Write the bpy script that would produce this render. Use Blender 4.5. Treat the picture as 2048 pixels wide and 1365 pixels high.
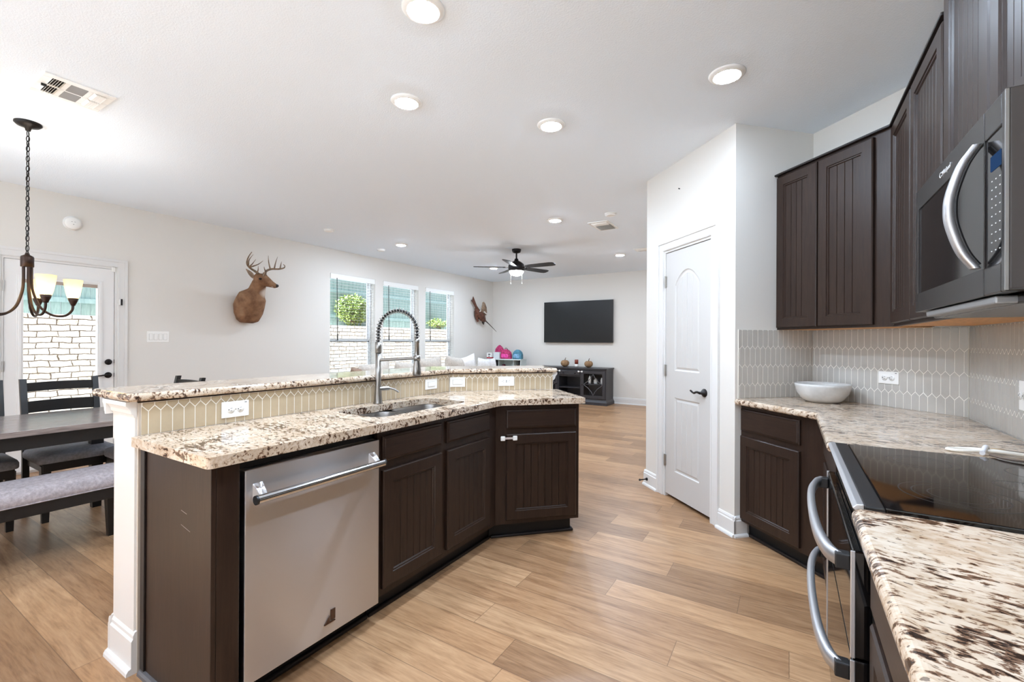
import bpy, bmesh, math, random
from mathutils import Vector, Matrix
random.seed(7)
S = bpy.context.scene
COL = S.collection
PI = math.pi
R2 = math.sqrt(0.5)
for o in list(bpy.data.objects):
    bpy.data.objects.remove(o)

# ------------------------------------------------------------------ camera
F_PX, YAW, PITCH, ROLL = 904.36, 0.54986, -0.00106, 0.004884
def make_camera():
    f = Vector((-math.sin(YAW), math.cos(YAW), 0)); r = Vector((math.cos(YAW), math.sin(YAW), 0)); d = Vector((0, 0, -1))
    c, s = math.cos(PITCH), math.sin(PITCH); cr, sr = math.cos(ROLL), math.sin(ROLL)
    down0 = c*d - s*f
    fwd = s*d + c*f
    right = cr*r - sr*down0
    down = sr*r + cr*down0
    cam = bpy.data.cameras.new('camera'); cam.sensor_width = 36; cam.lens = F_PX/2048*36; cam.clip_start = 0.02; cam.clip_end = 200
    o = bpy.data.objects.new('camera', cam); COL.objects.link(o)
    m = Matrix((right, -down, -fwd)).transposed().to_4x4(); m.translation = Vector((0, 0, 1.285))
    o.matrix_world = m
    S.camera = o
make_camera()

# ------------------------------------------------------------------ light and exposure
S.view_settings.view_transform = 'Standard'
S.view_settings.look = 'None'
S.view_settings.gamma = 1.0
S.view_settings.use_curve_mapping = False
S.view_settings.exposure = 0.32
try:
    S.cycles.max_bounces = 12; S.cycles.diffuse_bounces = 7; S.cycles.glossy_bounces = 5; S.cycles.transmission_bounces = 8
    S.cycles.transparent_max_bounces = 16; S.cycles.sample_clamp_indirect = 6.0; S.cycles.caustics_reflective = False; S.cycles.caustics_refractive = False
except Exception:
    pass
SKY_STRENGTH = 1.05
LENS_E = 400.0          # kitchen downlight lenses (set lower to even out the room)
LIVING_E = 600.0        # living room downlight lenses
FAN_E = 90.0
BULB_W = 7.0
SUN_E = 36.0
SKY_SUNSIDE = 2.5
w = bpy.data.worlds.new('sky_world'); S.world = w; w.use_nodes = True
nt = w.node_tree; nt.nodes.clear()
wo = nt.nodes.new('ShaderNodeOutputWorld'); bg = nt.nodes.new('ShaderNodeBackground')
bg.inputs['Color'].default_value = (0.90, 0.92, 1.0, 1); bg.inputs['Strength'].default_value = SKY_STRENGTH
# the sky is brightest on the sun's side (south, local -y)
tcw = nt.nodes.new('ShaderNodeTexCoord'); sxw = nt.nodes.new('ShaderNodeSeparateXYZ'); nt.links.new(tcw.outputs['Generated'], sxw.inputs[0])
mrw = nt.nodes.new('ShaderNodeMapRange'); mrw.interpolation_type = 'SMOOTHSTEP'
for i_, v_ in ((1, 0.35), (2, -0.75), (3, SKY_STRENGTH), (4, SKY_SUNSIDE)): mrw.inputs[i_].default_value = v_
nt.links.new(sxw.outputs[1], mrw.inputs[0]); nt.links.new(mrw.outputs[0], bg.inputs['Strength'])
nt.links.new(bg.outputs[0], wo.inputs[0])
sun = bpy.data.lights.new('sun', 'SUN'); sun.energy = SUN_E; sun.angle = 0.01; sun.color = (0.69, 0.93, 1.24)
so = bpy.data.objects.new('sun', sun); COL.objects.link(so)
so.rotation_euler = Vector((-0.03, 0.75, -0.66)).to_track_quat('-Z', 'Y').to_euler()

# ------------------------------------------------------------------ materials
def lin(c):
    def g(x):
        x /= 255.0
        return x/12.92 if x <= 0.04045 else ((x+0.055)/1.055)**2.4
    return (g(c[0]), g(c[1]), g(c[2]), 1)
class NT:
    def __init__(s, name):
        s.m = bpy.data.materials.new(name); s.m.use_nodes = True; s.t = s.m.node_tree; s.t.nodes.clear()
        s.out = s.n('ShaderNodeOutputMaterial')
    def n(s, typ, **kw):
        x = s.t.nodes.new(typ)
        for k, v in kw.items():
            setattr(x, k, v)
        return x
    def l(s, a, b): s.t.links.new(a, b)
    def bsdf(s, color=(200,200,200), rough=0.5, metal=0.0, spec=0.5, **kw):
        b = s.n('ShaderNodeBsdfPrincipled')
        b.inputs['Base Color'].default_value = lin(color) if len(color) == 3 else color
        b.inputs['Roughness'].default_value = rough; b.inputs['Metallic'].default_value = metal
        b.inputs['Specular IOR Level'].default_value = spec
        for k, v in kw.items():
            b.inputs[k.replace('_', ' ')].default_value = v
        s.l(b.outputs[0], s.out.inputs[0]); s.b = b
        return b
    def coord(s, scale=(1,1,1), kind='Object', rot=(0,0,0)):
        tc = s.n('ShaderNodeTexCoord'); mp = s.n('ShaderNodeMapping')
        mp.inputs['Scale'].default_value = scale; mp.inputs['Rotation'].default_value = rot
        s.l(tc.outputs[kind], mp.inputs[0])
        return mp.outputs[0]
    def noise(s, vec, scale=1, detail=4, rough=0.5, dist=0.0):
        x = s.n('ShaderNodeTexNoise'); x.inputs['Scale'].default_value = scale; x.inputs['Detail'].default_value = detail
        x.inputs['Roughness'].default_value = rough; x.inputs['Distortion'].default_value = dist
        if vec is not None: s.l(vec, x.inputs['Vector'])
        return x
    def ramp(s, fac, stops, interp='LINEAR'):
        r = s.n('ShaderNodeValToRGB'); cr = r.color_ramp; cr.interpolation = interp
        while len(cr.elements) > 1: cr.elements.remove(cr.elements[-1])
        cr.elements[0].position = stops[0][0]; cr.elements[0].color = lin(stops[0][1])
        for p, c in stops[1:]:
            e = cr.elements.new(p); e.color = lin(c)
        s.l(fac, r.inputs[0])
        return r.outputs[0]
    def mix(s, fac, a, b, mode='MIX'):
        x = s.n('ShaderNodeMix', data_type='RGBA', blend_type=mode)
        for k, v in ((0, fac), (6, a), (7, b)):
            if hasattr(v, 'is_output'): s.l(v, x.inputs[k])
            elif k == 0: x.inputs[k].default_value = v
            else: x.inputs[k].default_value = lin(v)
        return x.outputs[2]
    def math(s, op, a, b=0.0, c=0.0):
        x = s.n('ShaderNodeMath', operation=op)
        for i, v in enumerate((a, b, c)):
            if hasattr(v, 'is_output'): s.l(v, x.inputs[i])
            else: x.inputs[i].default_value = v
        return x.outputs[0]
    def bump(s, h, strength=0.2, dist=0.01):
        x = s.n('ShaderNodeBump'); x.inputs['Strength'].default_value = strength; x.inputs['Distance'].default_value = dist
        s.l(h, x.inputs['Height']); s.l(x.outputs[0], s.b.inputs['Normal'])
MATS = {}
def plain(name, color, rough=0.5, metal=0.0, spec=0.5, noise=0.0, nscale=8.0, bump=0.0, bscale=150.0, stretch=(1,1,1), **kw):
    if name in MATS: return MATS[name]
    t = NT(name); b = t.bsdf(color, rough, metal, spec, **kw)
    v = t.coord(stretch)
    if noise > 0:
        n = t.noise(v, nscale, 5, 0.6)
        lo = tuple(max(0, c*(1-noise)) for c in color); hi = tuple(min(255, c*(1+noise)) for c in color)
        t.l(t.ramp(n.outputs[0], [(0.3, lo), (0.7, hi)]), b.inputs['Base Color'])
    if bump > 0:
        n = t.noise(v, bscale, 3, 0.6); t.bump(n.outputs[0], bump, 0.004)
    MATS[name] = t.m
    return t.m
def emit(name, color, strength):
    t = NT(name); e = t.n('ShaderNodeEmission'); e.inputs[0].default_value = color; e.inputs[1].default_value = strength
    t.l(e.outputs[0], t.out.inputs[0]); MATS[name] = t.m
    return t.m
def glass_mat(name, tint=(1,1,1,1), refl=0.06):
    t = NT(name); tr = t.n('ShaderNodeBsdfTransparent'); tr.inputs[0].default_value = tint
    gl = t.n('ShaderNodeBsdfGlossy'); gl.inputs['Roughness'].default_value = 0.02
    lw = t.n('ShaderNodeFresnel'); lw.inputs[0].default_value = 1.35
    ge = t.n('ShaderNodeNewGeometry'); ff = t.math('MULTIPLY', lw.outputs[0], t.math('SUBTRACT', 1.0, ge.outputs['Backfacing']))
    mx = t.n('ShaderNodeMixShader'); t.l(ff, mx.inputs[0]); t.l(tr.outputs[0], mx.inputs[1]); t.l(gl.outputs[0], mx.inputs[2])
    t.l(mx.outputs[0], t.out.inputs[0]); MATS[name] = t.m
    return t.m
def wood(name, lo, hi, rough=0.35, spec=0.5, axis='z', scale=1.0, bump=0.05, coat=0.0):
    t = NT(name); b = t.bsdf(hi, rough, 0, spec)
    st = {'z': (22, 22, 1.6), 'x': (1.6, 22, 22), 'y': (22, 1.6, 22)}[axis]
    v = t.coord(tuple(k*scale for k in st))
    n = t.noise(v, 2.2, 6, 0.65, 1.2); n2 = t.noise(v, 9.0, 3, 0.5)
    f = t.math('ADD', t.math('MULTIPLY', n.outputs[0], 0.7), t.math('MULTIPLY', n2.outputs[0], 0.3))
    t.l(t.ramp(f, [(0.32, lo), (0.68, hi)]), b.inputs['Base Color'])
    if coat: b.inputs['Coat Weight'].default_value = coat; b.inputs['Coat Roughness'].default_value = 0.15
    t.bump(f, bump, 0.003); MATS[name] = t.m
    return t.m
M_wall = plain('wall_paint', (221,217,210), 0.55, spec=0.3, bump=0.10, bscale=170)
M_ceil = plain('ceiling_paint', (236,245,254), 0.8, spec=0.2, bump=0.42, bscale=115)
M_trim = plain('white_trim_paint', (220,218,215), 0.32, spec=0.5)
M_door = plain('white_door_paint', (199,196,192), 0.35, spec=0.5)
M_door1 = plain('patio_door_paint', (228,227,225), 0.35, spec=0.5)
M_white = plain('white_plastic', (238,237,233), 0.35)
M_vinyl = plain('white_vinyl', (240,242,244), 0.4)
M_blackmetal = plain('oil_black_metal', (28,24,23), 0.4, 0.6)
M_bronze = plain('bronze_metal', (58,44,38), 0.35, 0.8)
M_nickel = plain('satin_nickel', (186,182,176), 0.32, 0.95)
M_dark = wood('espresso_wood', (34,23,18), (54,39,31), 0.38, 0.34, 'z')
M_darkh = wood('espresso_wood_crossgrain', (34,23,18), (54,39,31), 0.38, 0.34, 'x')
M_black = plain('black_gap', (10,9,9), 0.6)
M_cabin = plain('raw_wood_underside', (206,150,92), 0.6, noise=0.12, nscale=6, stretch=(2,14,14))
M_blackpaint = plain('black_furniture_paint', (15,13,13), 0.38, noise=0.2, nscale=20)
M_console = plain('charcoal_furniture_paint', (46,44,47), 0.42, noise=0.15, nscale=12, stretch=(12,12,2))
M_fabric = plain('grey_upholstery', (154,146,148), 0.9, spec=0.2, noise=0.12, nscale=60, bump=0.3, bscale=420)
M_seatfab = plain('slate_upholstery', (132,132,138), 0.75, spec=0.3, noise=0.1, nscale=60, bump=0.25, bscale=420)
M_sofa = plain('beige_sofa_fabric', (196,188,178), 0.9, spec=0.2, noise=0.07, nscale=30, bump=0.3, bscale=300)
M_pillow = plain('white_pillow_fabric', (232,230,228), 0.9, spec=0.2, noise=0.04, nscale=25, bump=0.3, bscale=260)
M_brownpil = plain('brown_pillow_fabric', (150,128,112), 0.9, spec=0.2, noise=0.1, nscale=40, bump=0.3, bscale=300)
M_blackglass = plain('black_glass', (9,9,10), 0.05, spec=0.7)
M_screen = plain('tv_screen', (17,17,18), 0.30, spec=0.4)
M_blackplas = plain('black_plastic', (20,20,21), 0.45)
M_ceramic = plain('grey_ceramic', (198,197,194), 0.15, noise=0.05, nscale=14)
M_grout = plain('pale_grout', (232,228,218), 0.85)
M_tileg = plain('grey_glazed_tile', (184,180,173), 0.10, noise=0.02, nscale=9, bump=0.03, bscale=18)
M_tilewarm = plain('warm_light_tile', (180,163,136), 0.14, noise=0.03, nscale=9, bump=0.03, bscale=18)  # same grey tile; the warm light on it is put into this beige
M_glass = glass_mat('clear_glass')
M_blind = plain('blind_slat_backlit', (192,192,190), 0.45)  # white slats greyed to paint in their backlit shade
M_wand = plain('blind_wand_dark', (40,40,42), 0.4)
M_pumpkin = plain('rattan_pumpkin', (142,110,78), 0.8, noise=0.25, nscale=35, stretch=(3,3,1))
M_pink = plain('pink_nylon', (164,44,92), 0.6, noise=0.35, nscale=22)
M_lblue = plain('blue_nylon', (120,160,190), 0.6, noise=0.25, nscale=18)
M_teal = plain('teal_nylon', (70,120,140), 0.6, noise=0.2, nscale=18)
M_red = plain('red_print', (170,30,45), 0.6)
M_shelf = plain('mint_shelf_paint', (206,216,214), 0.5)
M_wax = plain('rust_candle_wax', (128,54,36), 0.5)
M_antler = plain('antler_bone', (112,92,72), 0.55, noise=0.3, nscale=30, stretch=(1,1,1))
M_lens = emit('downlight_lens', (0.80, 0.96, 1.17, 1), LENS_E)
M_lens3 = emit('dimmed_downlight_lens', (0.80, 0.96, 1.17, 1), LENS_E*0.55)
M_lens2 = emit('living_downlight_lens', (0.80, 0.96, 1.17, 1), LIVING_E)
M_fanlens = emit('fan_bowl_glow', (0.92, 0.97, 1.04, 1), FAN_E)

def brushed(name, color, axis='z', rough=0.33, aniso=0.98):
    t = NT(name); b = t.bsdf(color, rough, 1.0)
    st = {'z': (260,260,2), 'x': (3,300,300), 'y': (260,2,260)}[axis]
    v = t.coord(st); n = t.noise(v, 1.0, 3, 0.6)
    r = t.math('MULTIPLY_ADD', n.outputs[0], 0.012, rough-0.006); t.l(r, b.inputs['Roughness'])
    b.inputs['Anisotropic'].default_value = aniso
    tg = t.n('ShaderNodeTangent', direction_type='RADIAL', axis='Z'); t.l(tg.outputs[0], b.inputs['Tangent'])
    b.inputs['Anisotropic Rotation'].default_value = 0.25; MATS[name] = t.m
    return t.m
M_steel = brushed('brushed_steel', (222,221,222), 'x')
M_faucet = plain('faucet_steel', (150,147,143), 0.28, 1.0)
M_sinksteel = plain('sink_steel', (168,168,168), 0.28, 1.0)
M_blacksteel = plain('black_stainless', (66,63,62), 0.26, 0.85)
M_chrome = plain('polished_handle', (205,205,205), 0.16, 1.0)
M_handle = plain('satin_handle', (190,190,192), 0.34, 0.75)

def granite_mat(name):
    t = NT(name); b = t.bsdf((220,205,185), 0.10, 0, 0.5)
    v = t.coord((1, 1, 1), rot=(0.0, 0.0, 0.22))
    wv = t.noise(v, 2.4, 3, 0.5)
    off = t.n('ShaderNodeVectorMath', operation='MULTIPLY_ADD')
    t.l(wv.outputs['Color'], off.inputs[0]); off.inputs[1].default_value = (0.10, 0.10, 0.10); t.l(v, off.inputs[2])
    mp = t.n('ShaderNodeMapping'); mp.inputs['Scale'].default_value = (33, 80, 70); t.l(off.outputs[0], mp.inputs[0])
    fl = t.noise(mp.outputs[0], 1.0, 5, 0.62, 0.5)            # elongated flakes
    mp2 = t.n('ShaderNodeMapping'); mp2.inputs['Scale'].default_value = (5.5, 8.0, 7.5); t.l(off.outputs[0], mp2.inputs[0])
    cl = t.noise(mp2.outputs[0], 1.0, 3, 0.55)                 # where the flakes gather
    base = t.ramp(t.noise(v, 9, 4, 0.6).outputs[0], [(0.25, (184,163,140)), (0.5, (204,187,168)), (0.75, (218,206,190))])
    tan = t.ramp(fl.outputs[0], [(0.44, (0,0,0)), (0.54, (255,255,255))])
    c1 = t.mix(t.math('MULTIPLY', tan, 0.40), base, (164,132,94))
    s = t.math('ADD', fl.outputs[0], t.math('MULTIPLY', t.math('SUBTRACT', cl.outputs[0], 0.5), 0.54))
    br = t.ramp(s, [(0.55, (0,0,0)), (0.585, (255,255,255))])
    c2 = t.mix(t.math('MULTIPLY', br, 0.88), c1, (100,70,52))
    dk = t.ramp(s, [(0.625, (0,0,0)), (0.655, (255,255,255))])
    c3 = t.mix(t.math('MULTIPLY', dk, 0.92), c2, (38,28,24))
    mp3 = t.n('ShaderNodeMapping'); mp3.inputs['Scale'].default_value = (60, 95, 90); t.l(off.outputs[0], mp3.inputs[0])
    sp = t.noise(mp3.outputs[0], 1.0, 2, 0.5)
    spk = t.ramp(sp.outputs[0], [(0.655, (0,0,0)), (0.69, (255,255,255))])
    c4 = t.mix(t.math('MULTIPLY', spk, 0.75), c3, (70,56,50))
    t.l(c4, b.inputs['Base Color']); MATS[name] = t.m
    return t.m
M_granite = granite_mat('cream_granite')

def floor_mat():
    t = NT('vinyl_plank_floor'); b = t.bsdf((190,160,130), 0.36, 0, 0.45)
    v = t.coord((1,1,1))
    sx = t.n('ShaderNodeSeparateXYZ'); t.l(v, sx.inputs[0])
    row = t.math('FLOOR', t.math('DIVIDE', t.math('ADD', sx.outputs[1], 10.0-2.242), 0.178))
    fy = t.math('FRACT', t.math('DIVIDE', t.math('ADD', sx.outputs[1], 10.0-2.242), 0.178))
    wn = t.n('ShaderNodeTexWhiteNoise', noise_dimensions='1D'); t.l(row, wn.inputs['W'])
    xs = t.math('DIVIDE', t.math('ADD', t.math('ADD', sx.outputs[0], 30.0), t.math('MULTIPLY', wn.outputs[0], 1.22)), 1.22)
    colm = t.math('FLOOR', xs); fx = t.math('FRACT', xs)
    cb = t.n('ShaderNodeCombineXYZ'); t.l(row, cb.inputs[0]); t.l(colm, cb.inputs[1])
    wn2 = t.n('ShaderNodeTexWhiteNoise', noise_dimensions='3D'); t.l(cb.outputs[0], wn2.inputs['Vector'])
    # grain
    gv = t.n('ShaderNodeVectorMath', operation='MULTIPLY_ADD'); t.l(wn2.outputs['Color'], gv.inputs[0]); gv.inputs[1].default_value = (30,30,30)
    mp = t.n('ShaderNodeMapping'); mp.inputs['Scale'].default_value = (1.5, 16, 1); t.l(v, mp.inputs[0]); t.l(mp.outputs[0], gv.inputs[2])
    g = t.noise(gv.outputs[0], 1.3, 6, 0.62, 1.4)
    g2 = t.noise(gv.outputs[0], 7.0, 3, 0.6)
    gf = t.math('ADD', t.math('MULTIPLY', g.outputs[0], 0.65), t.math('MULTIPLY', g2.outputs[0], 0.35))
    c1 = t.ramp(gf, [(0.30, (134,98,68)), (0.5, (174,137,102)), (0.72, (198,162,125))])
    pl = t.ramp(wn2.outputs[0], [(0.0, (208,202,198)), (0.35, (236,230,226)), (0.7, (255,250,244)), (1.0, (255,255,255))])
    c2 = t.mix(1.0, c1, pl, 'MULTIPLY')
    # seams
    ey = t.math('MINIMUM', fy, t.math('SUBTRACT', 1.0, fy)); ex = t.math('MINIMUM', fx, t.math('SUBTRACT', 1.0, fx))
    sy = t.math('LESS_THAN', ey, 0.010); sxx = t.math('LESS_THAN', ex, 0.0014)
    sm = t.math('MAXIMUM', sy, sxx)
    c3 = t.mix(t.math('MULTIPLY', sm, 0.55), c2, (92,68,50))
    t.l(c3, b.inputs['Base Color'])
    h = t.math('SUBTRACT', t.math('MULTIPLY', gf, 0.25), t.math('MULTIPLY', sm, 0.6))
    t.bump(h, 0.18, 0.004)
    return t.m
M_floor = floor_mat()

def table_mat():
    return wood('weathered_table_top', (98,88,84), (150,138,132), 0.22, 0.6, 'y', 0.8, 0.04)
M_table = table_mat()

def stone_mat():
    t = NT('limestone_blocks'); b = t.bsdf((230,214,190), 0.9, 0, 0.2)
    tc = t.n('ShaderNodeTexCoord'); sp = t.n('ShaderNodeSeparateXYZ'); t.l(tc.outputs['Object'], sp.inputs[0])
    cb = t.n('ShaderNodeCombineXYZ'); t.l(sp.outputs[1], cb.inputs[0]); t.l(sp.outputs[2], cb.inputs[1])
    nz = t.noise(cb.outputs[0], 3.5, 4); mx = t.n('ShaderNodeVectorMath', operation='MULTIPLY_ADD')
    t.l(nz.outputs['Color'], mx.inputs[0]); mx.inputs[1].default_value = (0.16,0.07,0); t.l(cb.outputs[0], mx.inputs[2])
    br = t.n('ShaderNodeTexBrick'); t.l(mx.outputs[0], br.inputs['Vector'])
    br.inputs['Color1'].default_value = lin((214,200,182)); br.inputs['Color2'].default_value = lin((196,174,148)); br.inputs['Mortar'].default_value = lin((96,80,66))
    br.inputs['Scale'].default_value = 1.0; br.inputs['Mortar Size'].default_value = 0.008; br.inputs['Bias'].default_value = -0.3
    br.inputs['Brick Width'].default_value = 0.27; br.inputs['Row Height'].default_value = 0.105; br.offset = 0.37
    rg = t.noise(cb.outputs[0], 14, 4, 0.7)
    c = t.mix(0.5, br.outputs[0], t.ramp(rg.outputs[0], [(0.34, (150,120,92)), (0.46, (246,240,232)), (0.8, (255,255,255))]), 'MULTIPLY')
    t.l(c, b.inputs['Base Color']); t.bump(t.math('ADD', rg.outputs[0], t.math('MULTIPLY', br.outputs[1], -1.0)), 0.6, 0.03)
    return t.m
M_stone = stone_mat()
M_fence = wood('stained_fence_boards', (106,126,122), (146,164,158), 0.8, 0.2, 'z', 0.6, 0.1)
M_leaf = plain('bush_leaves', (112,122,54), 0.6, noise=0.35, nscale=5)
M_bark = plain('bark', (90,72,56), 0.9, noise=0.3, nscale=20)
M_grass = plain('pale_gravel', (168,162,152), 0.9, noise=0.25, nscale=6)
def fur_mat():
    t = NT('deer_fur'); b = t.bsdf((128,94,68), 0.8, 0, 0.2)
    v = t.coord((1,1,1)); n = t.noise(v, 9, 4, 0.6); n2 = t.noise(t.coord((160,160,30)), 1, 2)
    c = t.ramp(n.outputs[0], [(0.3, (100,70,52)), (0.55, (136,102,76)), (0.75, (152,120,94))])
    def patch(cx, cy, cz, r):
        d = t.n('ShaderNodeVectorMath', operation='DISTANCE'); t.l(v, d.inputs[0]); d.inputs[1].default_value = (cx, cy, cz)
        return t.ramp(t.math('ADD', d.outputs['Value'], t.math('MULTIPLY', n.outputs[0], 0.04)), [(r*0.75, (255,255,255)), (r*1.25, (0,0,0))])
    c = t.mix(t.math('MULTIPLY', patch(0.055, -0.31, 0.385, 0.085), 0.7), c, (216,205,192))   # throat
    c = t.mix(t.math('MULTIPLY', patch(0.105, -0.455, 0.452, 0.034), 0.85), c, (220,210,200))  # chin
    c = t.mix(t.math('MULTIPLY', patch(0.03, -0.14, -0.05, 0.06), 0.7), c, (70,48,34))
    t.l(c, b.inputs['Base Color']); t.bump(n2.outputs[0], 0.25, 0.004)
    return t.m
M_fur = fur_mat()
M_feather = plain('russet_feathers', (84,50,36), 0.6, noise=0.45, nscale=26)
M_wing = plain('brown_wing_feathers', (132,110,90), 0.6, noise=0.3, nscale=24)
M_tailf = plain('dark_tail_feathers', (62,54,48), 0.6, noise=0.3, nscale=30)
def shade_mat():
    t = NT('cream_shade_glass'); tl = t.n('ShaderNodeBsdfTranslucent'); tl.inputs[0].default_value = lin((255,240,198))
    df = t.n('ShaderNodeBsdfPrincipled'); df.inputs['Base Color'].default_value = lin((255,242,206)); df.inputs['Roughness'].default_value = 0.25
    em = t.n('ShaderNodeEmission'); em.inputs[0].default_value = lin((255,238,186)); em.inputs[1].default_value = 0.25
    m1 = t.n('ShaderNodeMixShader'); m1.inputs[0].default_value = 0.35; t.l(tl.outputs[0], m1.inputs[1]); t.l(df.outputs[0], m1.inputs[2])
    ad = t.n('ShaderNodeAddShader'); t.l(m1.outputs[0], ad.inputs[0]); t.l(em.outputs[0], ad.inputs[1]); t.l(ad.outputs[0], t.out.inputs[0])
    return t.m
M_shade = shade_mat()
M_display = emit('clock_display', (0.08, 0.2, 0.5, 1), 0.25)
M_keys = plain('panel_legend', (200,200,200), 0.5)

# ------------------------------------------------------------------ mesh helpers
class MB:
    def __init__(s): s.v = []; s.f = []; s.sm = []; s.mi = []; s.cur = 0
    def add(s, vs, fs, smooth=False, T=None):
        b = len(s.v)
        if T is not None: vs = [T @ Vector(p) for p in vs]
        s.v += [tuple(p) for p in vs]
        for f in fs:
            s.f.append(tuple(b+i for i in f)); s.sm.append(smooth); s.mi.append(s.cur)
        return s
    def box(s, x0, x1, y0, y1, z0, z1, T=None):
        if x0 > x1: x0, x1 = x1, x0
        if y0 > y1: y0, y1 = y1, y0
        if z0 > z1: z0, z1 = z1, z0
        vs = [(x0,y0,z0),(x1,y0,z0),(x1,y1,z0),(x0,y1,z0),(x0,y0,z1),(x1,y0,z1),(x1,y1,z1),(x0,y1,z1)]
        return s.add(vs, [(0,3,2,1),(4,5,6,7),(0,1,5,4),(1,2,6,5),(2,3,7,6),(3,0,4,7)], False, T)
    def prism(s, poly, z0, z1, T=None):
        n = len(poly)
        a = sum(poly[i][0]*poly[(i+1) % n][1]-poly[(i+1) % n][0]*poly[i][1] for i in range(n))
        if a < 0: poly = poly[::-1]
        vs = [(p[0],p[1],z0) for p in poly]+[(p[0],p[1],z1) for p in poly]
        fs = [tuple(range(n-1,-1,-1)), tuple(range(n,2*n))]+[(i,(i+1) % n,n+(i+1) % n,n+i) for i in range(n)]
        return s.add(vs, fs, False, T)
    def extrude(s, prof, a, b, up=(0,0,1), T=None, smooth=False):
        # prof: (across, up) points; swept from a to b
        a = Vector(a); b = Vector(b); d = (b-a).normalized(); u = Vector(up); x = d.cross(u).normalized()
        n = len(prof); vs = [a+x*p[0]+u*p[1] for p in prof]+[b+x*p[0]+u*p[1] for p in prof]
        fs = [tuple(range(n-1,-1,-1)), tuple(range(n,2*n))]+[(i,(i+1) % n,n+(i+1) % n,n+i) for i in range(n)]
        return s.add(vs, fs, smooth, T)
    def loft(s, rings, caps=True, smooth=True, T=None, close=False):
        n = len(rings[0]); vs = [p for r in rings for p in r]; fs = []
        m = len(rings)
        for k in range(m if close else m-1):
            k2 = (k+1) % m
            for i in range(n):
                j = (i+1) % n; fs.append((k*n+i, k*n+j, k2*n+j, k2*n+i))
        s.add(vs, fs, smooth, T)
        if caps and not close:
            s.add(rings[0], [tuple(range(n-1,-1,-1))], False, T); s.add(rings[-1], [tuple(range(n))], False, T)
        return s
    def lathe(s, prof, n=32, c=(0,0,0), T=None, smooth=True, caps=True):
        rings = [[(c[0]+r*math.cos(2*PI*i/n), c[1]+r*math.sin(2*PI*i/n), c[2]+z) for i in range(n)] for r, z in prof]
        return s.loft(rings, caps, smooth, T)
    def tube(s, pts, r, n=10, T=None, caps=True, flat=1.0):
        pts = [Vector(p) for p in pts]; m = len(pts); rs = r if isinstance(r, (list, tuple)) else [r]*m
        rings = []; prev = None
        for i in range(m):
            d = (pts[min(i+1, m-1)]-pts[max(i-1, 0)]).normalized()
            if prev is None:
                h = Vector((0,0,1)) if abs(d.z) < 0.9 else Vector((1,0,0)); u = d.cross(h).normalized()
            else:
                u = (prev-d*prev.dot(d))
                if u.length < 1e-6: u = d.orthogonal()
                u.normalize()
            prev = u; v = d.cross(u)
            rings.append([pts[i]+(u*math.cos(2*PI*k/n)+v*math.sin(2*PI*k/n)*flat)*rs[i] for k in range(n)])
        return s.loft(rings, caps, True, T)
    def ball(s, c, r, n=16, m=10, T=None):
        r = r if isinstance(r, (list, tuple)) else (r,r,r)
        rings = []
        for k in range(m+1):
            a = -PI/2+PI*k/m; q = max(math.cos(a), 1e-4)
            rings.append([(c[0]+r[0]*q*math.cos(2*PI*i/n), c[1]+r[1]*q*math.sin(2*PI*i/n), c[2]+r[2]*math.sin(a)) for i in range(n)])
        return s.loft(rings, True, True, T)
    def mesh(s, name):
        me = bpy.data.meshes.new(name); me.from_pydata(s.v, [], s.f); me.update()
        for p, q, k in zip(me.polygons, s.sm, s.mi): p.use_smooth = q; p.material_index = k
        return me
def obj(name, mb, mat, parent=None, bevel=0.0, seg=2, label=None, fix=True):
    me = mb.mesh(name) if isinstance(mb, MB) else mb
    for m in (mat if isinstance(mat, (list, tuple)) else [mat]): me.materials.append(m)
    if fix:
        bm = bmesh.new(); bm.from_mesh(me); bmesh.ops.recalc_face_normals(bm, faces=bm.faces); bm.to_mesh(me); bm.free()
    o = bpy.data.objects.new(name, me); COL.objects.link(o)
    if parent is not None: o.parent = parent
    if bevel > 0:
        b = o.modifiers.new('bevel', 'BEVEL'); b.width = bevel; b.segments = seg; b.limit_method = 'ANGLE'; b.angle_limit = 0.7
        b.harden_normals = False
    if label: o['label'] = label
    return o
def tag(o, label, cat, group=None):
    o['label'] = label; o['category'] = cat
    if group: o['group'] = group
    return o
def thing(name, label, cat, loc=(0,0,0), rot=0.0, group=None):
    o = bpy.data.objects.new(name, None); COL.objects.link(o); o.location = loc; o.rotation_euler = (0,0,rot); o.empty_display_size = 0.05
    return tag(o, label, cat, group)
def struct(name, mb, mat, parent=None, bevel=0.0):
    o = obj(name, mb, mat, parent, bevel)
    if parent is None: o['kind'] = 'structure'
    return o
def sempty(name, loc=(0,0,0), rot=0.0):
    o = bpy.data.objects.new(name, None); COL.objects.link(o); o.location = loc; o.rotation_euler = (0,0,rot); o['kind'] = 'structure'
    return o
def copy_tree(o, parent=None):
    c = o.copy(); COL.objects.link(c)
    if parent is not None: c.parent = parent
    for ch in list(o.children): copy_tree(ch, c)
    return c
def put(root, loc, rot, label):
    c = copy_tree(root); c.location = loc; c.rotation_euler = (0,0,rot); c['label'] = label
    return c
def rrect(x0, x1, y0, y1, r, n=5):
    pts = []
    for cx, cy, a0 in ((x1-r, y0+r, -PI/2), (x1-r, y1-r, 0), (x0+r, y1-r, PI/2), (x0+r, y0+r, PI)):
        for i in range(n+1):
            a = a0+PI/2*i/n; pts.append((cx+r*math.cos(a), cy+r*math.sin(a)))
    return pts
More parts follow.
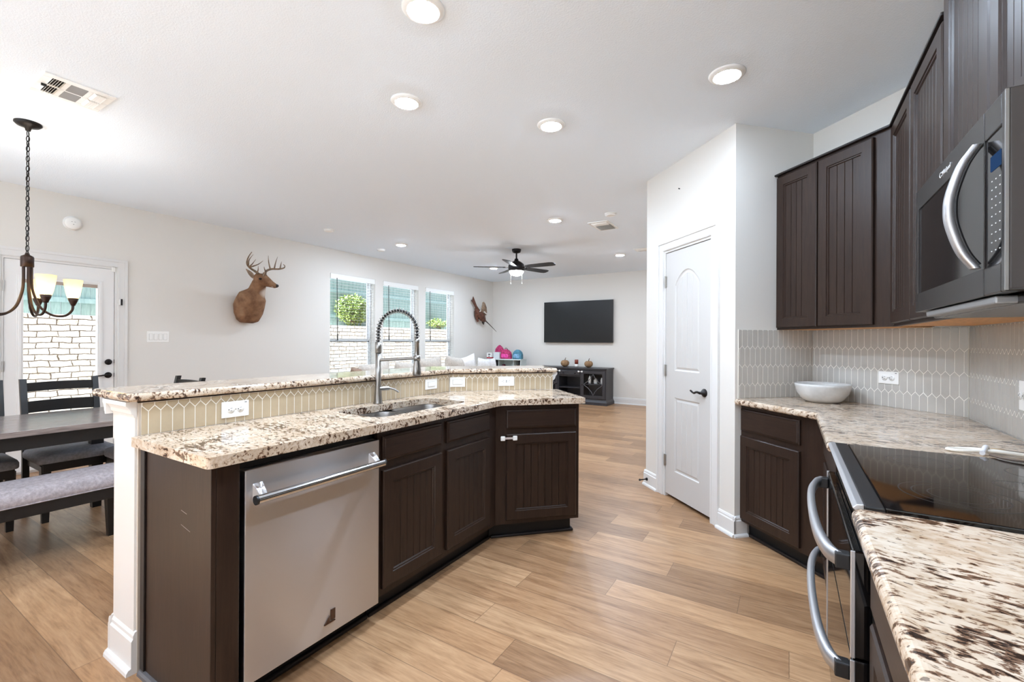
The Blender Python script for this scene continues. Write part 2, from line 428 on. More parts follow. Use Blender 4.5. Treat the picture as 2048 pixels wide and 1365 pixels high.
def bez(p, n=12):
    # Catmull-Rom through the points
    P = [Vector(q) for q in p]; P = [P[0]*2-P[1]]+P+[P[-1]*2-P[-2]]; out = []
    for i in range(1, len(P)-2):
        for k in range(n):
            t = k/n; a, b, c, d = P[i-1], P[i], P[i+1], P[i+2]
            out.append(0.5*((2*b)+(c-a)*t+(2*a-5*b+4*c-d)*t*t+(3*b-a-3*c+d)*t**3))
    out.append(P[-2]); return out
# ================================================================== room shell
WX, TY, H, RX = -6.19, 9.19, 2.74, 0.775
FY = -2.5
PS = 3.91                       # angled cabinet wall: x + y = PS
CORN = (RX, PS-RX); STUB = (0.139, 3.771); PC = (-0.305, 3.327); PL = (-1.10, 4.122)
struct('floor', MB().box(WX-0.2, 1.2, FY-0.2, TY+0.2, -0.12, 0.0), M_floor)
struct('ceiling', MB().box(WX-0.2, 1.2, FY-0.2, TY+0.2, H, H+0.12), M_ceil)

def holed_wall(x0, x1, z0, z1, holes, y0, y1, T):
    # wall along local x with rectangular openings (hx0,hx1,hz0,hz1)
    mb = MB(); xs = sorted({x0, x1}|{h[0] for h in holes}|{h[1] for h in holes})
    for a, b in zip(xs[:-1], xs[1:]):
        hs = sorted([h for h in holes if h[0] <= a+1e-6 and h[1] >= b-1e-6], key=lambda h: h[2]); z = z0
        for h in hs:
            if h[2] > z+1e-6: mb.box(a, b, y0, y1, z, h[2], T)
            z = h[3]
        if z < z1-1e-6: mb.box(a, b, y0, y1, z, z1, T)
    return mb
WT = Matrix.Translation((WX, 0, 0)) @ Matrix.Rotation(PI/2, 4, 'Z')   # local x = world y, local +y goes outdoors
DOOR = (1.085, 1.935, 0.0, 2.06)
WINS = [(4.59, 5.50, 0.62, 2.36), (5.685, 6.59, 0.62, 2.36), (6.79, 7.69, 0.62, 2.36)]
struct('wall_left', holed_wall(FY-0.2, TY+0.2, 0, H, [DOOR]+WINS, 0, 0.17, WT), M_wall)
struct('wall_back', MB().box(WX-0.2, 1.2, TY, TY+0.17, 0, H), M_wall)
FW = [(-5.7, -4.0, 0.4, 2.35), (-3.7, -2.0, 0.4, 2.35), (-1.7, 0.0, 0.4, 2.35)]
FT = Matrix.Translation((0, FY, 0)) @ Matrix.Scale(-1, 4, (0, 1, 0))
struct('wall_front', holed_wall(WX-0.2, 1.2, 0, H, FW, 0, 0.17, FT), M_wall)
struct('wall_right', MB().box(RX, RX+0.17, FY-0.2, CORN[1], 0, H), M_wall)
struct('wall_angled', MB().prism([CORN, (RX+0.17, CORN[1]), (RX+0.17, CORN[1]+0.07), (STUB[0]+0.12, STUB[1]+0.12), STUB], 0, H), M_wall)
struct('wall_stub', MB().prism([STUB, (STUB[0]-0.085, STUB[1]+0.085), (PC[0]-0.085, PC[1]+0.085), PC], 0, H), M_wall)
PT = Matrix.Translation((PC[0], PC[1], 0)) @ Matrix.Rotation(-PI/4, 4, 'Z')   # pantry wall frame: local x from the hall end towards the corner is negative
PLEN = math.hypot(PL[0]-PC[0], PL[1]-PC[1])
# pantry door opening in local x (0 at the corner, negative towards the hall)
PD0, PD1 = -0.842, -0.232
struct('wall_pantry', holed_wall(-PLEN, -0.1203, 0, H, [(PD0, PD1, 0, 2.05)], 0, 0.11, PT), M_wall)
struct('wall_light_block', MB().box(1.2, 1.32, 2.9, TY+0.17, 0, H).box(RX+0.17, 1.2, 2.9, 3.05, 0, H), M_wall)  # unseen wall added to keep outdoor light out of the pantry
struct('wall_hall', MB().box(PL[0], PL[0]+0.12, PL[1], TY, 0, H), M_wall)

# ---------------------------------------------------------------- baseboards
BB = [(0,0),(0.016,0),(0.016,0.105),(0.011,0.112),(0.011,0.122),(0.006,0.132),(0,0.135)]
SHOE = [(0.016,0),(0.030,0),(0.029,0.010),(0.024,0.018),(0.016,0.021)]
def baseboard(name, runs):
    mb = MB()
    for a, b in runs:
        # room lies to the right of a->b
        mb.extrude(BB, (a[0],a[1],0), (b[0],b[1],0)); mb.extrude(SHOE, (a[0],a[1],0), (b[0],b[1],0))
    return struct(name, mb, M_trim)
def seg(T, xa, xb): 
    p = T @ Vector((xa,0,0)); q = T @ Vector((xb,0,0)); return ((p.x,p.y),(q.x,q.y))
baseboard('baseboard_left', [((WX,FY),(WX,DOOR[0]-0.10)), ((WX,DOOR[1]+0.10),(WX,TY))])
baseboard('baseboard_back', [((WX,TY),(PL[0],TY))])
baseboard('baseboard_pantry', [seg(PT, -PLEN-0.015, PD0-0.075), seg(PT, PD1+0.075, 0.016)])
baseboard('baseboard_stub', [((PC[0]-0.011,PC[1]-0.011), (PC[0]+0.062, PC[1]+0.062))])

# ---------------------------------------------------------------- casings
CAS = [(0,0),(0.085,0),(0.085,0.016),(0.075,0.020),(0.040,0.017),(0.018,0.012),(0.010,0.014),(0.0,0.010)]
def casing(name, T, x0, x1, ztop, w=0.085, t=0.018):
    mb = MB()
    def prof_box(a, b, c, d):
        mb.box(a, b, -t*0.62, 0, c, d, T)
    # stepped casing: flat field, raised outer band, small inner bead
    for s, xa in ((-1, x0), (1, x1)):
        o = xa+s*w
        mb.box(min(xa,o), max(xa,o), -0.012, 0, 0, ztop+w, T)
        mb.box(min(o,o-s*0.026), max(o,o-s*0.026), -0.020, -0.012, 0, ztop+w, T)
        mb.box(min(xa+s*0.006,xa+s*0.016), max(xa+s*0.006,xa+s*0.016), -0.015, -0.012, 0, ztop+0.006, T)
    mb.box(x0, x1, -0.012, 0, ztop, ztop+w, T)
    mb.box(x0-w+0.026, x1+w-0.026, -0.020, -0.012, ztop+w-0.026, ztop+w, T)
    mb.box(x0-0.016, x1+0.016, -0.015, -0.012, ztop+0.006, ztop+0.016, T)
    return struct(name, mb, M_trim, None, 0.003)
casing('trim_1', WT, DOOR[0], DOOR[1], DOOR[3])
casing('trim_2', PT, PD0, PD1, 2.05)

# ---------------------------------------------------------------- glazed patio door (door_1)
d1 = sempty('door_1', (WX, 0, 0), PI/2)
jm = MB()
for x in (DOOR[0], DOOR[1]-0.02): jm.box(x, x+0.02, 0.001, 0.165, 0, DOOR[3])
jm.box(DOOR[0]+0.02, DOOR[1]-0.02, 0.001, 0.165, DOOR[3]-0.02, DOOR[3]); jm.box(DOOR[0]+0.02, DOOR[1]-0.02, 0.03, 0.165, 0, 0.02)
struct('jamb', jm, M_trim, d1)
sx0, sx1, sz0, sz1 = DOOR[0]+0.024, DOOR[1]-0.024, 0.022, DOOR[3]-0.024
gx0, gx1, gz0, gz1 = 1.235, 1.775, 0.30, 1.86
sl = holed_wall(sx0, sx1, sz0, sz1, [(gx0, gx1, gz0, gz1)], 0.012, 0.056, Matrix())
struct('slab', sl, M_door1, d1)
fr = MB()
for yy0, yy1 in ((0.004, 0.012), (0.056, 0.064)):
    for i, (a, b) in enumerate(((0.0, 0.045), (0.012, 0.033))):
        z = yy0-(0.005 if i and yy0 < 0.02 else 0); z2 = yy1
        o0, o1 = a, b
        fr.box(gx0-0.045+o0, gx0-0.045+o1, z, z2, gz0-0.045+o0, gz1+0.045-o0); fr.box(gx1+0.045-o1, gx1+0.045-o0, z, z2, gz0-0.045+o0, gz1+0.045-o0)
        fr.box(gx0-0.045+o1, gx1+0.045-o1, z, z2, gz0-0.045+o0, gz0-0.045+o1); fr.box(gx0-0.045+o1, gx1+0.045-o1, z, z2, gz1+0.045-o1, gz1+0.045-o0)
struct('glazing_frame', fr, M_door1, d1, 0.002)
struct('glass_pane', MB().box(gx0, gx1, 0.030, 0.036, gz0, gz1), M_glass, d1)
hd = MB(); hd.box(gx0+0.002, gx1-0.002, 0.014, 0.028, gz1-0.035, gz1-0.002)
struct('blind_headrail', hd, plain('tan_headrail', (166,150,138), 0.5), d1)
for z in (0.30, 1.03, 1.78):
    hg = MB(); hg.box(sx0-0.014, sx0+0.004, 0.002, 0.012, z-0.05, z+0.05); hg.tube([(sx0-0.006, 0.002, z-0.05), (sx0-0.006, 0.002, z+0.05)], 0.006, 8)
    struct('hinge', hg, M_nickel, d1)
db = MB(); db.lathe([(0.0,0),(0.030,0),(0.031,0.006),(0.026,0.014),(0.010,0.017),(0.0,0.017)], 24, T=Matrix.Translation((1.866,0.012,1.045)) @ Matrix.Rotation(PI/2,4,'X'))
db.box(1.861, 1.871, -0.018, -0.004, 1.031, 1.059)
struct('deadbolt', db, M_blackmetal, d1)
lv = MB(); lv.lathe([(0.0,0),(0.031,0),(0.032,0.006),(0.026,0.013),(0.012,0.016),(0.011,0.042),(0.0,0.042)], 24, T=Matrix.Translation((1.864,0.012,0.905)) @ Matrix.Rotation(PI/2,4,'X'))
lv.tube(bez([(1.864,-0.034,0.905),(1.83,-0.036,0.909),(1.79,-0.036,0.904),(1.752,-0.034,0.902)]), 0.0075, 8)
struct('lever_handle', lv, M_blackmetal, d1)
for z in (1.05, 0.905): struct('strike_plate', MB().box(DOOR[1]-0.022, DOOR[1]-0.017, 0.005, 0.03, z-0.02, z+0.02), M_blackmetal, d1)
cl = thing('door_sensor', 'small white door sensor at top corner of the glazed patio door', 'sensor', (WX, 1.90, 2.04), PI/2)
obj('case', MB().box(-0.012, 0.012, -0.012, 0.011, -0.03, 0.03), M_white, cl, 0.003)
hl = thing('door_guard', 'small black and white door guard on the casing beside the patio door', 'door guard', (WX, 1.955, 1.69), PI/2)
obj('strap', MB().box(-0.011, 0.0, -0.030, -0.020, -0.030, 0.030), M_white, hl, 0.002); obj('latch_plate', MB().box(0.003, 0.018, -0.030, -0.019, -0.034, 0.034), M_blackmetal, hl, 0.002)

# ---------------------------------------------------------------- living room windows
def window(i, x0, x1, z0, z1):
    r = sempty('window_%d' % i, (WX, 0, 0), PI/2)
    yb, yf = 0.10, 0.165
    f = MB(); t = 0.032
    f.box(x0, x0+t, yb, yf, z0, z1); f.box(x1-t, x1, yb, yf, z0, z1); f.box(x0+t, x1-t, yb, yf, z0, z0+t); f.box(x0+t, x1-t, yb, yf, z1-t, z1)
    struct('frame', f, M_vinyl, r, 0.003)
    zm = 1.30; s = 0.028
    for nm, za, zb, ya in (('lower_sash', z0+t, zm+0.02, 0.108), ('upper_sash', zm-0.02, z1-t, 0.135)):
        m = MB(); a, b = x0+t, x1-t
        m.box(a, a+s, ya, ya+0.025, za, zb); m.box(b-s, b, ya, ya+0.025, za, zb); m.box(a+s, b-s, ya, ya+0.025, za, za+s+0.008); m.box(a+s, b-s, ya, ya+0.025, zb-s-0.008, zb)
        so_ = struct(nm, m, M_vinyl, r, 0.002)
        struct('pane', MB().box(a+s, b-s, ya+0.010, ya+0.014, za+s+0.008, zb-s-0.008), M_glass, so_)
    struct('weather_strip', MB().box(x0+t, x1-t, 0.104, 0.1075, zm-0.034, zm-0.020), M_wand, r)
    sill = MB().box(x0-0.03, x1+0.03, -0.045, 0.0, z0-0.022, z0+0.003); sill.box(x0+0.001, x1-0.001, 0.0, yb, z0+0.0005, z0+0.012)
    struct('sill', sill, M_trim, r, 0.004)
    return r
for i, wdw in enumerate(WINS): window(i+1, *wdw)
def blind(x0, x1, z0, z1, label):
    r = thing('window_blind', label, 'blind', (WX, (x0+x1)/2, z1), PI/2, 'white slatted blinds over the living room windows')
    hw = (x1-x0)/2-0.006; hgt = z1-z0
    obj('headrail', MB().box(-hw, hw, 0.012, 0.07, -0.055, -0.002).box(-hw, hw, -0.004, 0.010, -0.085, -0.002), M_white, r, 0.003)
    sl = MB(); z = -0.115; n = 0
    while z > -hgt+0.07:
        T = Matrix.Translation((0, 0.045, z)) @ Matrix.Rotation(math.radians(4), 4, 'X')
        sl.box(-hw+0.004, hw-0.004, -0.025, 0.025, -0.0012, 0.0012, T); z -= 0.0475; n += 1
    obj('slats', sl, M_blind, r)
    obj('bottom_rail', MB().box(-hw+0.004, hw-0.004, 0.02, 0.07, -hgt+0.016, -hgt+0.034), M_blind, r, 0.003)
    cd = MB()
    for x in (-hw*0.62, hw*0.62):
        for y in (0.02, 0.07): cd.box(x-0.001, x+0.001, y-0.001, y+0.001, -hgt+0.03, -0.06)
    obj('ladder_cord', cd, M_blind, r)
    wd = MB().tube([(-hw+0.115, -0.008, -0.07), (-hw+0.12, -0.008, -0.5), (-hw+0.128, -0.010, -0.97)], 0.0055, 8)
    wd.tube([(-hw+0.128, -0.010, -0.97), (-hw+0.1285, -0.010, -1.07)], 0.009, 8)
    obj('tilt_wand', wd, M_wand, r)
for wdw, lb in zip(WINS, ('white slatted blind over the living room window nearest the deer head', 'white slatted blind over the middle living room window behind the tap',
                          'white slatted blind over the living room window nearest the mounted pheasant')): blind(*wdw, lb)
# unseen windows behind the viewer, inferred from daylight; the third added for light
for i, (a, b, c, d) in enumerate(FW):
    r = sempty('window_%d' % (i+4))
    f = MB(); t = 0.05; ya, yb = FY-0.15, FY-0.10
    f.box(a, a+t, ya, yb, c, d); f.box(b-t, b, ya, yb, c, d); f.box(a+t, b-t, ya, yb, c, c+t); f.box(a+t, b-t, ya, yb, d-t, d); f.box(a+t, b-t, ya, yb, (c+d)/2-0.02, (c+d)/2+0.02)
    struct('frame', f, M_vinyl, r)
    struct('pane', MB().box(a+t, b-t, ya+0.02, ya+0.025, c+t, (c+d)/2-0.02).box(a+t, b-t, ya+0.02, ya+0.025, (c+d)/2+0.02, d-t), M_glass, r)

# ---------------------------------------------------------------- outdoors
struct('ground', MB().box(-18, WX-0.2, -16, 26, -0.25, -0.12), M_grass)
struct('patio', MB().box(WX-0.2, 8, -16, FY-0.2, -0.25, -0.12), plain('bounce_concrete', (206,204,198), 0.9))  # unseen pale ground added to bounce daylight up to the ceiling
tag(obj('retaining_wall', MB().box(-11.6, -11.0, -8, 20, -0.12, 1.72), M_stone), 'pale limestone block retaining wall in the yard beyond the windows', 'stone wall')
fn = thing('board_fence', 'weathered teal-grey board fence on top of the yard retaining wall', 'fence', (-11.55, 0, 1.72))
fb = MB(); y = -8.0
rr = random.Random(3)
while y < 20:
    fb.box(-0.012-rr.random()*0.004, 0.010, y+0.004, y+0.136, 0.03, 2.02); y += 0.14
obj('boards', fb, M_fence, fn)
fr_ = MB()
for z in (0.30, 1.05, 1.78): obj('rail', MB().box(0.010, 0.048, -8, 20, z-0.045, z+0.045), M_fence, fn)
def bush(name, label, loc, size, n, seed, trunk_h):
    rg = random.Random(seed); r = thing(name, label, 'bush', loc)
    st = MB()
    for k in range(5):
        a = rg.random()*6.28; st.tube(bez([(0,0,0), (0.1*math.cos(a), 0.1*math.sin(a), trunk_h*0.6), (0.4*size[0]*math.cos(a), 0.4*size[1]*math.sin(a), trunk_h+size[2]*0.4)], 5), [0.03*(1-i/14) for i in range(11)], 6)
    obj('stems', st, M_bark, r)
    lf = MB()
    for k in range(n):
        while True:
            p = Vector((rg.uniform(-1,1), rg.uniform(-1,1), rg.uniform(-1,1)))
            if p.length < 1 and rg.random() < 0.35+0.65*p.length: break
        c = Vector((p.x*size[0], p.y*size[1], trunk_h+size[2]*0.6+p.z*size[2]))
        T = Matrix.Translation(c) @ Matrix.Rotation(rg.random()*6.28, 4, 'Z') @ Matrix.Rotation(rg.uniform(-1.2,1.2), 4, 'X') @ Matrix.Rotation(rg.uniform(-0.9,0.9), 4, 'Y')
        L_ = rg.uniform(0.05, 0.10)
        lf.add([(0,0,0),(L_*0.3,L_*0.45,0.006),(0,L_,0.0),(-L_*0.3,L_*0.45,0.006)], [(0,1,2,3)], False, T)
    obj('foliage', lf, M_leaf, r)
bush('yard_bush', 'yellow-green leafy bush in front of the fence, seen through the window nearest the deer head', (-11.25, 9.15, 1.82), (0.25, 0.62, 0.46), 2200, 5, 0.12)
bush('yard_bush', 'low dry bush topping the yard wall, seen through the window nearest the pheasant', (-11.25, 13.0, 1.80), (0.22, 0.5, 0.16), 600, 9, 0.05)
# ================================================================== pantry door (door_2)
d2 = sempty('door_2', (PC[0], PC[1], 0), -PI/4)
x0, x1 = PD0, PD1
jm = MB(); jm.box(x0, x0+0.018, 0.001, 0.109, 0, 2.05); jm.box(x1-0.018, x1, 0.001, 0.109, 0, 2.05); jm.box(x0+0.018, x1-0.018, 0.001, 0.109, 2.032, 2.05)
jm.box(x0+0.018, x0+0.030, 0.05, 0.08, 0, 2.03); jm.box(x1-0.030, x1-0.018, 0.05, 0.08, 0, 2.03); jm.box(x0+0.030, x1-0.030, 0.05, 0.08, 2.018, 2.03)
struct('jamb', jm, M_trim, d2)
a, b, zb, zt = x0+0.022, x1-0.021, 0.028, 2.026
yf, yk = 0.006, 0.041
def arch_outline(xa, xb, za, zs, rise, n=14):
    pts = [(xa, za), (xb, za), (xb, zs)]
    for i in range(1, n):
        t = i/n; x = xb+(xa-xb)*t; pts.append((x, zs+rise*math.sin(PI*t)**0.8*1.0))
    pts.append((xa, zs)); return pts
def inset_poly(p, d):
    out = []; n = len(p)
    for i in range(n):
        q, r, s = Vector(p[i-1]), Vector(p[i]), Vector(p[(i+1) % n])
        e1 = (r-q).normalized(); e2 = (s-r).normalized(); n1 = Vector((-e1.y, e1.x)); n2 = Vector((-e2.y, e2.x))
        k = (n1+n2); k = k/max(k.length_squared, 1e-6)*2
        out.append(tuple(r+k*d))
    return out
pan_lo = [(a+0.125, 0.235), (b-0.125, 0.235), (b-0.125, 0.835), (a+0.125, 0.835)]
pan_hi = arch_outline(a+0.125, b-0.125, 1.055, 1.745, 0.115)
def fill_with_holes(outer, holes, y, mb, flip=False):
    bm = bmesh.new(); es = []
    for lp in [outer]+holes:
        vs = [bm.verts.new((p[0], y, p[1])) for p in lp]
        for i in range(len(vs)): es.append(bm.edges.new((vs[i], vs[(i+1) % len(vs)])))
    bmesh.ops.triangle_fill(bm, use_beauty=True, use_dissolve=False, edges=es)
    bm.verts.index_update()
    mb.add([v.co.copy() for v in bm.verts], [tuple(v.index for v in f.verts) for f in bm.faces]); bm.free()
slab = MB()
outer = [(a, zb), (b, zb), (b, zt), (a, zt)]
fill_with_holes(outer, [pan_lo, pan_hi], yf, slab)
def ring3(p, y): return [(q[0], y, q[1]) for q in p]
for p in (pan_lo, pan_hi):
    rings = [ring3(p, yf), ring3(inset_poly(p, 0.006), yf+0.007), ring3(inset_poly(p, 0.014), yf+0.009), ring3(inset_poly(p, 0.030), yf+0.0035)]
    slab.loft(rings, False, False)
    q = inset_poly(p, 0.030); xa, xb = min(v[0] for v in q), max(v[0] for v in q)
    n = 4
    # panel field cut in vertical boards
    zl = min(v[1] for v in q)
    def ztop(x):
        best = None
        for i in range(len(q)):
            u, v = q[i], q[(i+1) % len(q)]
            if abs(u[0]-v[0]) > 1e-9 and min(u[0],v[0])-1e-6 <= x <= max(u[0],v[0])+1e-6:
                z = u[1]+(v[1]-u[1])*(x-u[0])/(v[0]-u[0])
                if z > zl+0.02: best = z if best is None else max(best, z)
        return best
    wd = (xb-xa)/n
    for k in range(n):
        g = 0.0035; u0 = xa+k*wd+(g if k else 0); v0 = xa+(k+1)*wd-(g if k < n-1 else 0)
        xs = [u0+(v0-u0)*j/6 for j in range(7)]; ym = yf+0.0035
        for u, v in zip(xs[:-1], xs[1:]):
            slab.add([(u,ym,zl),(v,ym,zl),(v,ym,ztop(v)),(u,ym,ztop(u))], [(0,1,2,3)])
        if k < n-1:
            m = v0+g; zt_ = min(ztop(v0), ztop(v0+2*g))
            slab.add([(v0,ym,zl),(m,ym+0.0045,zl),(m,ym+0.0045,zt_),(v0,ym,ztop(v0)),(v0+2*g,ym,zl),(v0+2*g,ym,ztop(v0+2*g))], [(0,1,2,3),(1,4,5,2)])
slab.add([(a,yf,zb),(b,yf,zb),(b,yk,zb),(a,yk,zb)], [(0,1,2,3)]); slab.add([(a,yf,zt),(b,yf,zt),(b,yk,zt),(a,yk,zt)], [(3,2,1,0)])
slab.add([(a,yf,zb),(a,yk,zb),(a,yk,zt),(a,yf,zt)], [(0,1,2,3)]); slab.add([(b,yf,zb),(b,yk,zb),(b,yk,zt),(b,yf,zt)], [(3,2,1,0)])
slab.add([(a,yk,zb),(b,yk,zb),(b,yk,zt),(a,yk,zt)], [(0,1,2,3)])
struct('slab', slab, M_door, d2)
for z in (1.79, 1.05, 0.30):
    m = MB().box(x0+0.006, x0+0.034, -0.001, 0.0058, z-0.045, z+0.045); m.tube([(x0+0.02, -0.004, z-0.048), (x0+0.02, -0.004, z+0.048)], 0.006, 8)
    struct('hinge', m, M_nickel, d2)
m = MB(); hx, hz = -0.318, 0.915
m.lathe([(0,0),(0.030,0),(0.031,0.005),(0.026,0.012),(0.012,0.015),(0.010,0.045),(0,0.045)], 24, T=Matrix.Translation((hx, yf, hz)) @ Matrix.Rotation(PI/2, 4, 'X'))
m.tube(bez([(hx,-0.036,hz),(hx-0.03,-0.040,hz+0.004),(hx-0.065,-0.040,hz-0.006),(hx-0.105,-0.038,hz+0.008)]), [0.009]*10+[0.0085]*14+[0.007]*13, 8)
struct('lever_handle', m, M_blackmetal, d2)
t = thing('door_stop', 'black rod door stop on the baseboard left of the pantry door', 'door stop', (PC[0], PC[1], 0), -PI/4)
obj('rod', MB().tube([(-1.075, -0.017, 0.062), (-1.075, -0.085, 0.060)], 0.0055, 8).lathe([(0,0),(0.014,0),(0.011,0.012),(0,0.012)], 14, T=Matrix.Translation((-1.075,-0.0165,0.062)) @ Matrix.Rotation(PI/2,4,'X')), M_blackmetal, t)
obj('bumper', MB().ball((-1.075, -0.088, 0.060), 0.010), M_blackplas, t)
nl = obj('wall_nail', MB().tube([(0,0.0,0),(0,-0.012,0.002)], 0.004, 8), M_blackmetal); nl.location = (-0.748+0.0, 3.770, 2.51); nl.rotation_euler = (0,0,-PI/4)
tag(nl, 'small dark nail in the wall above the pantry door', 'nail')

# ================================================================== cabinet builders (front faces local -y)
def drawer_front(w, h, name='drawer', parent=None, pos=(0,0,0)):
    X, Y, Z = pos; t = 0.020; mb = MB()
    def rect(i, y): return [(X+i, Y+y, Z+i), (X+w-i, Y+y, Z+i), (X+w-i, Y+y, Z+h-i), (X+i, Y+y, Z+h-i)]
    mb.loft([rect(0, 0), rect(0, -t+0.009), rect(0.003, -t+0.006), rect(0.009, -t+0.004), rect(0.013, -t)], True, False)
    return obj(name, mb, M_darkh, parent)
# grooves of the beadboard read darker: thin inlays need their own material slot
M_groove = plain('espresso_groove', (26,18,16), 0.5)
def panel_door(w, h, name='door', parent=None, pos=(0,0,0), rail=0.058, pitch=0.042, mat=None):
    mb = MB(); X, Y, Z = pos; t = 0.020
    def rect(i, y): return [(X+i, Y+y, Z+i), (X+w-i, Y+y, Z+i), (X+w-i, Y+y, Z+h-i), (X+i, Y+y, Z+h-i)]
    r = rail
    rings = [rect(0, 0), rect(0, -t+0.005), rect(0.005, -t), rect(r, -t), rect(r+0.003, -t+0.005), rect(r+0.009, -t+0.005), rect(r+0.013, -t+0.011)]
    mb.loft(rings, False, False); mb.add(rings[0], [(3,2,1,0)])
    i = r+0.013; xa, xb, za, zb_ = X+i, X+w-i, Z+i, Z+h-i
    n = max(2, round((xb-xa)/pitch)); wd = (xb-xa)/n; ym = Y-t+0.011; g = 0.0022; dp = 0.004
    for k in range(n):
        u, v = xa+k*wd+(g if k else 0), xa+(k+1)*wd-(g if k < n-1 else 0)
        mb.cur = 0; mb.add([(u,ym,za),(v,ym,za),(v,ym,zb_),(u,ym,zb_)], [(0,1,2,3)])
        if k < n-1:
            m = v+g; mb.cur = 0
            mb.add([(v,ym,za),(m,ym+dp,za),(m,ym+dp,zb_),(v,ym,zb_),(v+2*g,ym,za),(v+2*g,ym,zb_)], [(0,1,2,3),(1,4,5,2)])
    return obj(name, mb, mat or M_dark, parent, fix=False)

# ================================================================== island
n_ = Vector((R2, -R2, 0)); e_ = Vector((R2, R2, 0))
def pe(pn, t): return (R2*(pn+t), R2*(t-pn))
KX, KN = -2.135, -3.350                     # kitchen face of the raised knee wall (tile face)
KB, KBN = -2.350, -3.570                    # dining face
def corner(x, pn): return (x, x-pn/R2)
KE = 1.136
kw = [(KX-0.010, 0.735), corner(KX-0.010, KN-0.010), pe(KN-0.010, KE), pe(KBN, KE), corner(KB, KBN), (KB, 0.735)]
struct('wall_knee', MB().prism(kw, 0, 1.040), M_wall)
# white end trim, crown under the bar and baseboard of the knee wall
em = MB(); em.box(KB-0.001, KX-0.016, 0.728, 0.7345, 0.13, 0.985)
tm = []
def crown(mb, a, b):
    prof = [(0,0.985),(0.010,0.985),(0.012,0.993),(0.018,0.998),(0.021,1.012),(0.030,1.026),(0.036,1.030),(0.036,1.046),(0,1.046)]
    mb.extrude(prof, (a[0],a[1],0), (b[0],b[1],0))
# room on the right hand side of travel
crown(em, (KB-0.030, 0.734), (KX-0.012, 0.734))
crown(em, corner(KB, KBN), (KB, 0.700)); crown(em, pe(KBN, KE), corner(KB, KBN)); crown(em, pe(KN-0.012, KE+0.001), pe(KBN, KE+0.001))
struct('trim_3', em, M_trim)
fb_ = MB(); fb_.extrude([(0,0.88),(0.014,0.88),(0.014,0.985),(0,0.985)], (*corner(KB,KBN),0), (KB,0.728,0))
struct('trim_4', fb_, M_trim)
bm_ = MB()
for q, p in (((KX-0.004,0.735),(KB-0.018,0.735)), ((KB,0.716),corner(KB,KBN)), (corner(KB,KBN),pe(KBN,KE+0.012)), (pe(KBN-0.012,KE),pe(KN,KE))):
    bm_.extrude([(a_*1.15,b_*1.2) for a_, b_ in BB], (*p,0), (*q,0)); bm_.extrude([(a_*1.15,b_*1.2) for a_, b_ in SHOE], (*p,0), (*q,0))
struct('baseboard_knee', bm_, M_trim)
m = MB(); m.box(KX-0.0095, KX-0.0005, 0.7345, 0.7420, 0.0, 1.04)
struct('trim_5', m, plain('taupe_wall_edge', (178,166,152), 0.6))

# raised bar top
def slab_top(name, poly, z0, z1, mat, bev, holes=None):
    bm = bmesh.new(); es = []
    for lp in [poly]+(holes or []):
        vs = [bm.verts.new((p[0], p[1], z0)) for p in lp]
        for i in range(len(vs)): es.append(bm.edges.new((vs[i], vs[(i+1) % len(vs)])))
    bmesh.ops.triangle_fill(bm, use_beauty=True, use_dissolve=False, edges=es)
    r = bmesh.ops.extrude_face_region(bm, geom=bm.faces[:])
    bmesh.ops.translate(bm, vec=(0,0,z1-z0), verts=[v for v in r['geom'] if isinstance(v, bmesh.types.BMVert)])
    bmesh.ops.recalc_face_normals(bm, faces=bm.faces)
    bmesh.ops.dissolve_limit(bm, angle_limit=0.001, verts=bm.verts, edges=bm.edges) if not holes else None
    me = bpy.data.meshes.new(name); bm.to_mesh(me); bm.free()
    for p in me.polygons: p.use_smooth = False
    return obj(name, me, mat, None, bev, 5)
def round_poly(p, rs, n=5):
    out = []; N = len(p)
    for i in range(N):
        r = rs[i] if isinstance(rs, (list, tuple)) else rs
        a, b, c = Vector(p[i-1]), Vector(p[i]), Vector(p[(i+1) % N])
        if r <= 0: out.append(tuple(b)); continue
        u = (a-b).normalized(); v = (c-b).normalized(); ang = u.angle(v); d = r/math.tan(ang/2)
        p0 = b+u*d; p1 = b+v*d
        for k in range(n+1):
            t = k/n; out.append(tuple((1-t)**2*p0+2*t*(1-t)*b+t*t*p1))
    return out
bar = round_poly([(-2.108, 0.690), (-2.490, 0.690), corner(-2.490, -3.720), pe(-3.720, 1.165), pe(-3.325, 1.165), corner(-2.108, -3.325)][::-1], [0, 0.02, 0.02, 0, 0.03, 0.02])
tag(slab_top('raised_bar_top', bar, 1.048, 1.080, M_granite, 0.0145), 'raised speckled granite bar top along the island knee wall', 'countertop')
# counter with sink cut-out
SX0, SX1, SY0, SY1 = -2.020, -1.680, 1.52, 2.235
CE = 1.180
ctr = round_poly([(KX, 0.712), (-1.553, 0.712), corner(-1.553, -2.800), pe(-2.800, CE), pe(KN, CE-0.01), corner(KX, KN)], [0, 0.022, 0.05, 0.02, 0, 0])
hole = rrect(SX0, SX1, SY0, SY1, 0.07, 6)
tag(slab_top('island_countertop', ctr, 0.876, 0.914, M_granite, 0.0175, [hole]), 'lower cream and brown granite island countertop around the sink', 'countertop')
